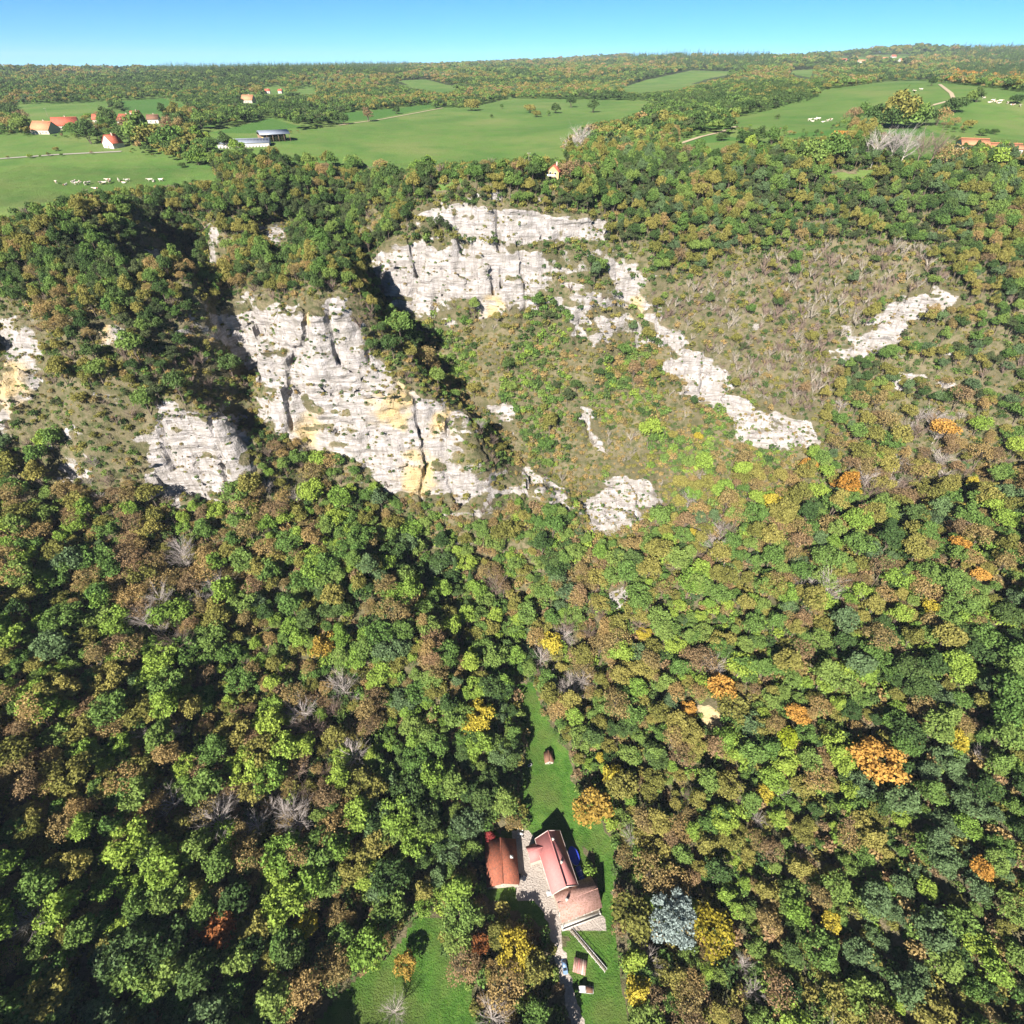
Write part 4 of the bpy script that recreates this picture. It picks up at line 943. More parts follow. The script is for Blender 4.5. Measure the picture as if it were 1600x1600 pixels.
def thing(name, label, cat, loc, rz=0.0, group=None):
    e = bpy.data.objects.new(name, None); e.empty_display_size = 1; sc.collection.objects.link(e)
    e.location = loc; e.rotation_euler = (0, 0, rz); e['label'] = label; e['category'] = cat
    if group: e['group'] = group
    return e
def slab(a, b, c, d, th):
    """a roof or board from its four upper corners, with thickness"""
    P = np.array([a, b, c, d], float); n = np.cross(P[1] - P[0], P[3] - P[0]); n /= np.linalg.norm(n); n = n if n[2] > 0 else -n
    V = np.r_[P, P - n * th]; return V, np.array([(0,1,2,3),(7,6,5,4),(0,4,5,1),(1,5,6,2),(2,6,7,3),(3,7,4,0)])
def gable_block(e, L_, W_, ev, rg, wall, roof, ox=0.0, oy=0.0, over=0.45, hip=(0, 0), names=('wall', 'roof_slope'), axis='y', z0=-2.5):
    """a block with a gable roof, ridge along local y (or x); one wall mesh, two roof slopes"""
    def T(v):
        v = np.asarray(v, float)
        if axis == 'x': v = np.stack([v[..., 1], -v[..., 0], v[..., 2]], -1)
        return v + np.array([ox, oy, 0])
    w, l = W_ / 2, L_ / 2
    V = T([(-w,-l,z0),(w,-l,z0),(w,l,z0),(-w,l,z0),(-w,-l,ev),(w,-l,ev),(w,l,ev),(-w,l,ev),(0,-l,rg),(0,l,rg)])
    me = bpy.data.meshes.new(names[0]); me.from_pydata(V.tolist(), [], [(0,1,5,8,4),(2,3,7,9,6),(1,2,6,5),(3,0,4,7)]); me.materials.append(wall)
    o = bpy.data.objects.new(names[0], me); sc.collection.objects.link(o); o.parent = e
    k = (rg - ev) / w; eo = ev - over * k; h = 0.16
    out = []
    for s in (-1, 1):
        out.append(part(names[1], slab(*T([(0,-l-over,rg+h),(0,l+over,rg+h),(s*(w+over),l+over,eo+h),(s*(w+over),-l-over,eo+h)]), 0.14), roof, e))
    part('ridge_tiles', tube(T((0,-l-over,rg+h+0.02)), T((0,l+over,rg+h+0.02)), 0.16, 0.16, 6), roof, e)
    return out
def wall_window(e, side, u, z, wdt, hgt, L_, W_, ox=0, oy=0, axis='y', shut=None, name='window', mat=None):
    """window set on a long side (s = -1 or 1) or a gable end ('f' or 'b')"""
    w, l = W_ / 2, L_ / 2; d = 0.06
    def B(a0, a1, b0, b1, dep0, dep1):
        if side in (-1, 1): x0, x1 = sorted((side * (w + dep0), side * (w + dep1))); q = (x0, x1, a0, a1, b0, b1)
        else:
            s = -1 if side == 'f' else 1; y0, y1 = sorted((s * (l + dep0), s * (l + dep1))); q = (a0, a1, y0, y1, b0, b1)
        V, Q = box(*q)
        if axis == 'x': V = np.stack([V[:, 1], -V[:, 0], V[:, 2]], -1)
        return V + np.array([ox, oy, 0]), Q
    f = part(name, [B(u-wdt/2-.1, u-wdt/2, z-.1, z+hgt+.1, -.02, d), B(u+wdt/2, u+wdt/2+.1, z-.1, z+hgt+.1, -.02, d), B(u-wdt/2, u+wdt/2, z-.1, z, -.02, d), B(u-wdt/2, u+wdt/2, z+hgt, z+hgt+.1, -.02, d)], M['frame'], e)
    part('pane' if name == 'window' else 'leaf', B(u-wdt/2, u+wdt/2, z, z+hgt, -.02, d*0.4), mat or M['glass'], f)
    if shut:
        for s in (-1, 1): part('shutter', B(u+s*wdt/2+s*.12-(.45 if s<0 else 0), u+s*wdt/2+s*.12+(.45 if s>0 else 0), z, z+hgt, d*.2, d*1.2), shut, f)
def chimney(e, x, y, z0, z1, s=0.45):
    c = part('chimney', box(x-s, x+s, y-s, y+s, z0, z1), M['chim'], e); part('cap', box(x-s-.1, x+s+.1, y-s-.1, y+s+.1, z1, z1+.14), M['concrete'], c)

# the farmhouse in the clearing
FH = thing('farmhouse', 'long farmhouse with a pink roof, tiled wing and cream walls in the valley clearing', 'house', (17.0, 68.2, 0.0), R(17))
LM, WM = 18.4, 9.6
gable_block(FH, LM, WM, 6.2, 10.2, M['cream'], M['pinktile'])
for u in (-6.5, -3.2, 0.2): 
    wall_window(FH, -1, u, 1.0, 1.0, 1.5, LM, WM, shut=M['shutter']); wall_window(FH, -1, u, 3.9, 1.0, 1.3, LM, WM, shut=M['shutter'])
wall_window(FH, -1, -8.2, 0.05, 1.1, 2.2, LM, WM, name='door', mat=M['door'])
for u in (-6, -2, 2, 6): wall_window(FH, 1, u, 1.0, 1.0, 1.5, LM, WM); wall_window(FH, 1, u, 3.8, 1.0, 1.3, LM, WM)
wall_window(FH, 'b', 0, 3.9, 1.0, 1.4, LM, WM); wall_window(FH, 'b', -2.5, 1.0, 1.0, 1.5, LM, WM); wall_window(FH, 'b', 2.5, 1.0, 1.0, 1.5, LM, WM)
chimney(FH, 1.2, -2.0, 8.5, 11.0, 0.35); chimney(FH, 0.8, 6.2, 8.5, 11.0, 0.35)
for s in (-1, 1): part('gutter', tube((s*5.35, -9.6, 5.85), (s*5.35, 9.6, 5.85), 0.09, 0.09, 6), M['gutter'], FH)
for s in (-1, 1):
    for q in (-1, 1): part('verge', slab((0, q*9.62, 10.44), (0, q*9.86, 10.44), (s*5.28, q*9.86, 6.03), (s*5.28, q*9.62, 6.03), 0.2), M['gutter'], FH)
# short cross wing at the upper end, tiled wing at the lower end
gable_block(FH, 5.0, 5.2, 5.0, 7.6, M['cream'], M['pinktile'], ox=-6.6, oy=5.6, axis='x', names=('wing_wall', 'wing_roof_slope'))
wall_window(FH, 'f', 0, 1.2, 1.2, 1.6, 5.0, 5.2, ox=-6.6, oy=5.6, axis='x')
gable_block(FH, 15.0, 9.4, 4.6, 8.2, M['stone'], M['oldtile'], ox=3.4, oy=-13.2, axis='x', names=('tiled_wing_wall', 'tiled_wing_roof_slope'))
for u in (-4.6, -1.6, 1.5, 4.6): wall_window(FH, 1, u, 1.1, 1.0, 1.4, 15.0, 9.4, ox=3.4, oy=-13.2, axis='x')
wall_window(FH, 'f', 1.5, 0.05, 1.4, 2.2, 15.0, 9.4, ox=3.4, oy=-13.2, axis='x', name='door', mat=M['door'])
chimney(FH, -1.0, -13.2, 7.4, 9.4, 0.4)
part('terrace_wall', [box(-4.6, 10.8, -19.9, -19.6, -2.5, 0.8), box(10.5, 10.8, -19.6, -18.1, -2.5, 0.8)], M['concrete'], FH)
part('terrace', box(-4.6, 10.5, -19.6, -17.95, -2.5, 0.25), M['concrete'], FH)
part('awning_frame', [box(-4.4, -4.25, -19.4, -19.25, 0.25, 2.6), box(10.2, 10.35, -19.4, -19.25, 0.25, 2.6), box(-4.4, 10.35, -19.4, -19.28, 2.6, 2.74)], M['frame'], FH)
part('front_porch', slab((-6.6, -9.0, 2.9), (-6.6, -7.2, 2.9), (-4.8, -7.2, 3.2), (-4.8, -9.0, 3.2), 0.12), M['carwhite'], FH)
# the barn across the yard
BN = thing('yard_barn', 'stone barn with a rust red tiled roof across the yard from the farmhouse', 'barn', (-4.0, 68.4, 0.0), R(5))
gable_block(BN, 14.6, 11.6, 3.9, 6.8, M['stone'], M['brickroof'])
wall_window(BN, 1, 1.0, 0.05, 3.2, 3.0, 14.6, 11.6, name='barn_door', mat=M['timber']); wall_window(BN, 1, -4.5, 1.2, 0.9, 0.9, 14.6, 11.6); wall_window(BN, 'f', 0, 2.2, 1.0, 1.1, 14.6, 11.6)
part('skylight', slab((3.4, 0.8, 5.36), (3.4, 1.9, 5.36), (4.6, 1.9, 4.76), (4.6, 0.8, 4.76), 0.05), M['frame'], BN)
# the hut in the upper clearing
p = on_ground(857, 1186); HT = thing('garden_hut', 'small brown roofed hut standing alone in the upper clearing', 'hut', (p.x, p.y, p.z), R(4))
gable_block(HT, 4.4, 3.6, 1.9, 3.0, M['cream'], M['brownroof'], z0=-1.0, over=0.3); wall_window(HT, 'f', 0.3, 0.0, 0.8, 1.7, 4.4, 3.6, name='door', mat=M['door']); wall_window(HT, -1, 0.0, 0.8, 0.7, 0.6, 4.4, 3.6)
# pool under its blue cover and the blue sheeted frame tent beside the house
def gz1(x, y): return float(ground_z(np.array([x]), np.array([y]))[0])
PL = thing('swimming_pool', 'oval pool under a bright blue cover in the shade beside the farmhouse', 'pool', (24.6, 71.6, gz1(24.6, 71.6)), R(17))
an = np.arange(24) / 24 * 2 * math.pi; ring = np.c_[np.cos(an) * 1.9, np.sin(an) * 3.3]
V = np.r_[np.c_[ring, np.full(24, -0.6)], np.c_[ring, np.full(24, 1.15)]]; i = np.arange(24); j = (i + 1) % 24; part('pool_wall', (V, np.c_[i, j, j + 24, i + 24]), M['frame'], PL)
V = np.r_[np.c_[ring * 1.04, np.full(24, 1.17)], np.c_[ring * 0.5, np.full(24, 1.24)]]
me = bpy.data.meshes.new('cover'); me.from_pydata(V.tolist(), [], [(int(a), int(b), int(b) + 24, int(a) + 24) for a, b in zip(i, j)] + [tuple(range(24, 48))]); me.materials.append(M['bluecover']); o = bpy.data.objects.new('cover', me); sc.collection.objects.link(o); o.parent = PL
for k in range(9): part('roller_rib', tube((-1.7 * math.sqrt(max(0, 1 - (k - 4)**2 / 18)), -2.6 + k * 0.65, 1.25), (1.7 * math.sqrt(max(0, 1 - (k - 4)**2 / 18)), -2.6 + k * 0.65, 1.25), 0.05, 0.05, 5), M['bluecover'], PL)
GT = thing('garden_tunnel', 'low dark blue sheeted garden tunnel in the shade right of the farmhouse', 'tunnel', (27.0, 64.6, gz1(27.0, 64.6)), R(19))
arc = [(math.cos(a) * 1.2, max(0, math.sin(a)) * 1.4) for a in np.linspace(0, math.pi, 9)]
for k in range(8):
    (xa, za), (xb, zb) = arc[k], arc[k + 1]; part('sheet_strip', slab((xa, -3.6, za), (xa, 3.6, za), (xb, 3.6, zb), (xb, -3.6, zb), 0.03), M['bluecover'], GT)
for y in (-3.6, -1.8, 0, 1.8, 3.6): part('hoop', [tube((arc[k][0] * 1.03, y, arc[k][1] * 1.03), (arc[k + 1][0] * 1.03, y, arc[k + 1][1] * 1.03), 0.03, 0.03, 5) for k in range(8)], M['frame'], GT)

# vehicles
def loft(sections):
    """closed sections with the same number of points, joined into a skin with end caps"""
    n = len(sections[0]); V = np.concatenate([np.array(s, float) for s in sections]); Q = []
    for k in range(len(sections) - 1):
        for i in range(n): Q.append((k*n + i, k*n + (i+1) % n, (k+1)*n + (i+1) % n, (k+1)*n + i))
    return V.tolist(), Q + [tuple(range(n))[::-1], tuple(range((len(sections)-1)*n, len(sections)*n))]
def car(name, label, loc, rz, paint, group):
    e = thing(name, label, 'car', loc, rz, group)
    prof = [(-2.1, .35, .62), (-2.05, .3, .82), (-1.2, .25, .95), (-0.4, .25, 1.0), (0.9, .25, 1.0), (1.7, .28, .98), (2.05, .32, .85), (2.1, .4, .7)]
    def sec(y, z0, z1, hw): return [(-hw*.92, y, z0), (hw*.92, y, z0), (hw, y, (z0+z1)/2), (hw*.9, y, z1), (-hw*.9, y, z1), (-hw, y, (z0+z1)/2)]
    V, Q = loft([sec(y, a, b, 0.86 if abs(y) < 1.9 else 0.76) for y, a, b in prof]); me = bpy.data.meshes.new('body'); me.from_pydata(V, [], Q); me.materials.append(paint); b = bpy.data.objects.new('body', me); sc.collection.objects.link(b); b.parent = e
    cab = [[(-.78, y, .98), (.78, y, .98), (.62, y2, z), (-.62, y2, z)] for y, y2, z in ((1.75, 1.35, 1.0), (1.55, 1.2, 1.42), (0.4, 0.4, 1.5), (-0.5, -0.35, 1.44), (-1.15, -0.9, 1.0))]
    V, Q = loft([[(-.78,1.7,.97),(.78,1.7,.97),(.78,-1.15,.97),(-.78,-1.15,.97)], [(-.62,1.25,1.40),(.62,1.25,1.40),(.62,-.35,1.42),(-.62,-.35,1.42)]]); me = bpy.data.meshes.new('glasshouse'); me.from_pydata(V, [], Q); me.materials.append(M['glass']); o = bpy.data.objects.new('glasshouse', me); sc.collection.objects.link(o); o.parent = e
    part('roof_panel', [box(-.64, .64, -.38, 1.28, 1.40, 1.47)], paint, e)
    for x in (-.71, .71): part('pillar', [tube((x, 1.66, .98), (x * .88, 1.24, 1.42), .05, .05, 4), tube((x, -1.1, .98), (x * .88, -.36, 1.43), .05, .05, 4), tube((x, .5, .98), (x * .88, .5, 1.43), .05, .05, 4)], paint, e)
    for x in (-.8, .8):
        for y in (-1.3, 1.3):
            w = part('wheel', tube((x - .11, y, .31), (x + .11, y, .31), .31, .31, 14), M['tyre'], e); s = 1 if x > 0 else -1
            part('rim', tube((x + s * .112, y, .31), (x + s * .13, y, .31), .2, .17, 10), M['rim'], w)
    for x in (-.6, .6): part('headlight', box(x - .17, x + .17, -2.12, -2.0, .6, .74), M['lamp'], e); part('tail_light', box(x - .15, x + .15, 2.02, 2.13, .66, .8), M['redlamp'], e)
    return e
p = on_ground(814, 1371); car('parked_car', 'dark car parked by the barn on the pale yard', (p.x, p.y, p.z + .05), R(70), M['cardark'], 'cars parked at the farm')
p = on_ground(882, 1511); car('parked_car', 'pale blue car on the drive below the farmhouse', (p.x, p.y, p.z + .05), R(8), M['carblue'], 'cars parked at the farm')
p = on_ground(915, 1547); TK = thing('pickup_truck', 'small white pickup with a brown load bed on the grass below the farm', 'truck', (p.x, p.y, p.z + .05), R(86))
V, Q = loft([[(-.9, .2, .5), (.9, .2, .5), (.9, .2, 1.15), (.75, .25, 2.0), (-.75, .25, 2.0), (-.9, .2, 1.15)], [(-.9, 1.5, .5), (.9, 1.5, .5), (.9, 1.6, 1.1), (.75, 1.25, 1.98), (-.75, 1.25, 1.98), (-.9, 1.6, 1.1)], [(-.85, 2.4, .5), (.85, 2.4, .5), (.85, 2.45, .9), (.75, 2.3, 1.1), (-.75, 2.3, 1.1), (-.85, 2.45, .9)]])
me = bpy.data.meshes.new('cab'); me.from_pydata(V, [], Q); me.materials.append(M['carwhite']); o = bpy.data.objects.new('cab', me); sc.collection.objects.link(o); o.parent = TK
part('windscreen', slab((-.72, 1.3, 1.95), (.72, 1.3, 1.95), (.84, 1.66, 1.2), (-.84, 1.66, 1.2), .03), M['glass'], TK)
part('load_bed', [box(-.95, .95, -2.5, .1, .7, .8), box(-.95, -.88, -2.5, .1, .8, 1.15), box(.88, .95, -2.5, .1, .8, 1.15), box(-.88, .88, -2.5, -2.43, .8, 1.15)], M['carwhite'], TK)
part('load', [box(-.8, .8, -2.3, -.1, .82, 1.3)], M['brownroof'], TK)
for x in (-.82, .82):
    for y in (-1.6, 1.5): w = part('wheel', tube((x - .12, y, .36), (x + .12, y, .36), .36, .36, 14), M['tyre'], TK); part('rim', tube((x - .13, y, .36), (x + .13, y, .36), .2, .2, 10), M['rim'], w)
for x in (-.62, .62): part('headlight', box(x - .15, x + .15, 2.42, 2.48, .68, .84), M['lamp'], TK)
# woodshed with patched tiles, footbridge, wood pile, furniture, trough
p = on_ground(905, 1512); WS = thing('tiled_woodshed', 'small open woodshed with a patched pinkish tile roof beside the drive', 'shed', (p.x, p.y, p.z), R(-14))
for sx_ in (-1.8, 1.8):
    for y in (-1.6, 1.6): part('post', box(sx_ - .08, sx_ + .08, y - .08, y + .08, -.6, 2.0 if y < 0 else 2.7), M['timber'], WS)
for k in range(6): part('roof_sheet', slab((-2.2 + k * .74, 2.0, 2.85), (-1.5 + k * .74, 2.0, 2.85), (-1.5 + k * .74, -2.0, 2.05), (-2.2 + k * .74, -2.0, 2.05), .06), [M['oldtile'], M['oldtile'], M['pinktile'], M['oldtile'], M['chim'], M['oldtile']][k], WS)
part('log_stack', [tube((-1.6 + .3 * (k % 11), -1.0, .15 + .28 * (k // 11)), (-1.6 + .3 * (k % 11), 1.0, .15 + .28 * (k // 11)), .14, .14, 7) for k in range(44)], M['wood'], WS)
a = on_ground(893, 1454); b = on_ground(946, 1518); d = (b - a); ln = d.length; mid = (a + b) / 2
FB = thing('footbridge', 'long narrow white railed footbridge crossing the garden below the farmhouse', 'footbridge', (mid.x, mid.y, max(a.z, b.z, mid.z) + .35), math.atan2(d.y, d.x))
nb = 26
for k in range(nb): part('plank', box(-ln / 2 + k * ln / nb + .02, -ln / 2 + (k + 1) * ln / nb - .02, -.55, .55, 0, .07), M['wood'], FB)
for s in (-1, 1):
    part('handrail', box(-ln / 2, ln / 2, s * .6 - .06, s * .6 + .06, .95, 1.05), M['carwhite'], FB)
    for k in range(9): part('rail_post', box(-ln / 2 + k * (ln - .1) / 8, -ln / 2 + k * (ln - .1) / 8 + .1, s * .6 - .05, s * .6 + .05, -1.5, .95), M['carwhite'], FB)
p = on_ground(813, 1303); TB = thing('garden_table', 'white garden table standing at the top of the farmyard', 'table', (p.x, p.y, p.z))
part('table_top', box(-1.1, 1.1, -.6, .6, .70, .75), M['carwhite'], TB)
for x in (-.95, .95):
    for y in (-.5, .5): part('leg', box(x - .05, x + .05, y - .05, y + .05, -.4, .70), M['carwhite'], TB)
for q, (dx, dy, rz) in enumerate([(-.9, -1.3, 0), (.9, -1.3, 0), (-.9, 1.3, math.pi), (.9, 1.3, math.pi)]):
    ch = thing('garden_chair', 'white garden chair at the table, ' + ['lower left', 'lower right', 'upper left', 'upper right'][q] + ' of the four', 'chair', (p.x + dx, p.y + dy, p.z), rz, 'white garden chairs at the top of the farmyard')
    part('seat', box(-.24, .24, -.24, .24, .42, .46), M['carwhite'], ch); part('backrest', box(-.24, .24, -.26, -.22, .46, .9), M['carwhite'], ch)
    for x in (-.21, .21):
        for y in (-.21, .21): part('leg', box(x - .025, x + .025, y - .025, y + .025, -.4, .42), M['carwhite'], ch)
p = on_ground(828, 1196); TR = thing('water_trough', 'small white trough in the grass left of the hut', 'trough', (p.x, p.y, p.z), .5)
part('basin', [box(-.9, .9, -.45, -.38, -.2, .6), box(-.9, .9, .38, .45, -.2, .6), box(-.9, -.83, -.38, .38, -.2, .6), box(.83, .9, -.38, .38, -.2, .6), box(-.83, .83, -.38, .38, -.2, .1)], M['carwhite'], TR); part('water', box(-.82, .82, -.37, .37, .4, .45), M['glass'], TR)

# ------------------------------------------------------------------ plateau buildings
def px_len(px, py, n):   # metres covered by n photo pixels across, at a point on the ground
    p = on_ground(px, py); t = project(p.x, p.y, p.z)[2]; return p, n * float(t) / FPX
def cottage(px, py, wpx, label, wall, roof, rz, name='village_house', group=None, deep=0.75, storeys=1.6, gable=False):
    p, w = px_len(px, py, wpx); w = min(w, 30.0); L_, W_ = w, max(5.5, w * deep); W_ = min(W_, 13); h = 2.2 * storeys; rg = h + W_ * 0.30
    e = thing(name, label, 'house', (p.x, p.y + W_ / 2, p.z), rz, group)
    ax = 'y' if gable else 'x'
    if gable: L_, W_ = W_, L_
    gable_block(e, L_, W_, h, h + W_ * .42, wall, roof, axis=ax, over=0.5)
    n = max(2, int(w / 3.6))
    for k in range(n):
        u = (k + .5) / n * w - w / 2
        wall_window(e, 'f' if gable else 1, u * .85, 0.9 if k != n // 2 else 0.05, 1.0, 1.1 if k != n // 2 else 2.0, L_, W_, axis=ax, name='window' if k != n // 2 else 'door', mat=None if k != n // 2 else M['door'])
        if storeys > 1.9: wall_window(e, 'f' if gable else 1, u * .85, 3.0, 1.0, 1.1, L_, W_, axis=ax)
    chimney(e, .9, 1.2, h + .8, h + W_ * .42 + 1.0, .35)
    return e
VG = 'houses of the village on the left'
cottage(66, 210, 34, 'large orange roofed farmhouse at the left of the village', M['cream'], M['orangeroof'], R(-12), group=VG)
cottage(100, 203, 34, 'red roofed building with pale gable right of the large orange roof', M['stone'], M['redroof'], R(20), group=VG)
cottage(155, 193, 18, 'small red roofed house between the village trees', M['cream'], M['redroof'], R(10), group=VG)
cottage(196, 195, 22, 'white walled house with a red roof left of the gabled one', M['white'], M['redroof'], R(-15), group=VG)
cottage(212, 190, 18, 'white gabled house with a red roof in the village centre', M['white'], M['redroof'], R(-35), group=VG, gable=True)
cottage(239, 193, 16, 'bluish walled house under a dark red roof', M['concrete'], M['brownroof'], R(12), group=VG)
cottage(281, 182, 14, 'white house with a red roof at the right end of the village', M['white'], M['redroof'], R(25), group=VG)
cottage(263, 202, 10, 'small orange brown shed in front of the village trees', M['yellow'], M['orangeroof'], R(5), group=VG, storeys=1.0)
cottage(174, 232, 24, 'white gabled house by the road with a brown red roof', M['white'], M['redroof'], R(-25), gable=True)
cottage(10, 192, 9, 'tiny white house at the left edge of the picture', M['white'], M['brownroof'], R(8), group=VG)
cottage(387, 161, 18, 'pink roofed house alone among the trees above the long barn', M['cream'], M['orangeroof'], R(-8))
cottage(418, 146, 7, 'small far white house left of another above the pink roof', M['white'], M['redroof'], 0.2)
cottage(438, 146, 6, 'small far white house right of another above the pink roof', M['white'], M['redroof'], -0.2)
FV = 'houses of the far village on the hill at the right'
for q, (px, py, w, lab) in enumerate([(1319, 96, 9, 'leftmost pale house of the far hill village'), (1347, 98, 13, 'wide white house in the far hill village'), (1369, 93, 9, 'red roofed house up the slope in the far hill village'), (1384, 94, 8, 'small red roofed house in the far hill village'), (1397, 90, 7, 'highest small house of the far hill village'), (1411, 96, 14, 'white house furthest right in the far hill village'), (1276, 98, 8, 'pale house alone left of the far hill village')]):
    cottage(px, py, w, lab, M['white'], [M['redroof'], M['orangeroof']][q % 2], 0.3 * (q % 3 - 1), group=FV)
RH = cottage(866, 283, 19, 'small yellow house with a red roof on the rim above the back cliffs', M['yellow'], M['redroof'], R(-20), name='rim_house', storeys=2.0, gable=True)
part('balcony', [box(-2.2, 2.2, -5.9, -4.2, 2.55, 2.65), box(-2.2, 2.2, -5.9, -5.84, 2.65, 3.4)], M['frame'], RH)
# the long grey barn and the open hay hall beside it
p0 = on_ground(338, 233); p1 = on_ground(418, 229); d = p1 - p0; ln = d.length
LB = thing('cattle_barn', 'long low cattle barn with a grey blue roof and white wall', 'barn', ((p0.x + p1.x) / 2, (p0.y + p1.y) / 2 + 7, min(p0.z, p1.z)), math.atan2(d.y, d.x))
gable_block(LB, ln, 15.0, 3.4, 5.6, M['white'], M['metal'], axis='x')
npn = 16
for k in range(npn): part('wall_panel', box(-ln/2 + k * ln / npn + .15, -ln/2 + (k + 1) * ln / npn - .15, -7.62, -7.52, .2, 2.2), M['concrete'], LB)
for k in range(npn + 1): part('roof_seam', slab((-ln/2 + k * ln / npn - .06, -8.0, 3.36), (-ln/2 + k * ln / npn + .06, -8.0, 3.36), (-ln/2 + k * ln / npn + .06, 0, 5.82), (-ln/2 + k * ln / npn - .06, 0, 5.82), .05), M['concrete'], LB)
p0 = on_ground(402, 224); p1 = on_ground(446, 221); d = p1 - p0; ln = d.length
HH = thing('hay_hall', 'open sided hall with a grey roof and yellow hay beside the long barn', 'barn', ((p0.x + p1.x) / 2, (p0.y + p1.y) / 2 + 8, min(p0.z, p1.z)), math.atan2(d.y, d.x))
for s in (-1, 1): part('roof_slope', slab((-ln/2 - .8, 0, 8.0), (ln/2 + .8, 0, 8.0), (ln/2 + .8, s * 9.0, 5.6), (-ln/2 - .8, s * 9.0, 5.6), .15), M['metal'], HH)
for k in range(6):
    for s in (-1, 1): part('column', box(-ln/2 + k * ln / 5 - .15, -ln/2 + k * ln / 5 + .15, s * 8.4 - .15, s * 8.4 + .15, -1, 5.75), M['timber'], HH)
part('back_wall', box(-ln/2, ln/2, 8.2, 8.35, -1, 5.6), M['timber'], HH)
for k in range(7):
    b_ = thing('hay_bale_stack', 'yellow hay stack in the open hall, number %s from the left' % ['one', 'two', 'three', 'four', 'five', 'six', 'seven'][k], 'hay', HH.matrix_basis @ Vector((-ln/2 + 2 + k * (ln - 6) / 6.5, -2.0, 0)), HH.rotation_euler.z, 'hay stacks under the open hall')
    for r_i in range(3): part('bale', box(-.95, .95, -1.6, 1.6, r_i * 1.2 + .02, r_i * 1.2 + 1.18), M['hay'], b_)
# the farm at the right edge
p, w = px_len(1522, 242, 36)
RF = thing('orange_roofed_farm', 'low white farm with broad orange roofs at the right edge of the plateau', 'farm', (p.x + 2, p.y + 8, p.z), R(-20))
gable_block(RF, w, 15.0, 4.6, 7.2, M['white'], M['orangeroof'], axis='x'); gable_block(RF, w * 1.3, 13.0, 3.6, 5.6, M['white'], M['orangeroof'], ox=w * 1.05, oy=-3, axis='x', names=('low_wing_wall', 'low_wing_roof_slope'))
wall_window(RF, 1, -w * .3, .05, 3.4, 3.4, w, 15.0, axis='x', name='barn_door', mat=M['glass']); wall_window(RF, 1, w * .1, .05, 3.0, 3.2, w, 15.0, axis='x', name='barn_door', mat=M['timber']); wall_window(RF, 'f', 0, 1, 1.2, 1.4, w, 15.0, axis='x')
p = on_ground(1497, 238); VN = thing('parked_van', 'white van parked beside the orange roofed farm', 'van', (p.x, p.y, p.z), R(60))
V, Q = loft([[(-.95, -2.4, .4), (.95, -2.4, .4), (.95, -2.4, 2.1), (-.95, -2.4, 2.1)], [(-.95, 1.2, .4), (.95, 1.2, .4), (.9, 1.1, 2.2), (-.9, 1.1, 2.2)], [(-.95, 1.9, .4), (.95, 1.9, .4), (.9, 1.8, 1.3), (-.9, 1.8, 1.3)], [(-.9, 2.6, .4), (.9, 2.6, .4), (.85, 2.55, 1.05), (-.85, 2.55, 1.05)]]); me = bpy.data.meshes.new('body'); me.from_pydata(V, [], Q); me.materials.append(M['carwhite']); o = bpy.data.objects.new('body', me); sc.collection.objects.link(o); o.parent = VN
part('windscreen', slab((-.84, 1.15, 2.12), (.84, 1.15, 2.12), (.88, 1.84, 1.34), (-.88, 1.84, 1.34), .03), M['glass'], VN)
for x in (-.85, .85):
    for y in (-1.6, 1.7): w_ = part('wheel', tube((x - .12, y, .36), (x + .12, y, .36), .36, .36, 12), M['tyre'], VN); part('rim', tube((x - .13, y, .36), (x + .13, y, .36), .2, .2, 10), M['rim'], w_)
# power poles
for q, (px, py, lab) in enumerate([(826, 268, 'wooden pole at the edge of the central pasture left of the yellow house'), (157, 215, 'wooden pole left of the white house by the road'), (76, 184, 'pale pole in the pasture behind the village')]):
    p = on_ground(px, py); e = thing('utility_pole', lab, 'pole', p, .3, 'utility poles on the plateau')
    part('post', tube((0, 0, -1), (0, 0, 8.5), .16, .11, 8), M['wood'], e); part('crossarm', box(-.8, .8, -.06, .06, 7.9, 8.05), M['wood'], e)
    for x in (-.7, 0, .7): part('insulator', tube((x, 0, 8.05), (x, 0, 8.3), .06, .05, 6), M['frame'], e)

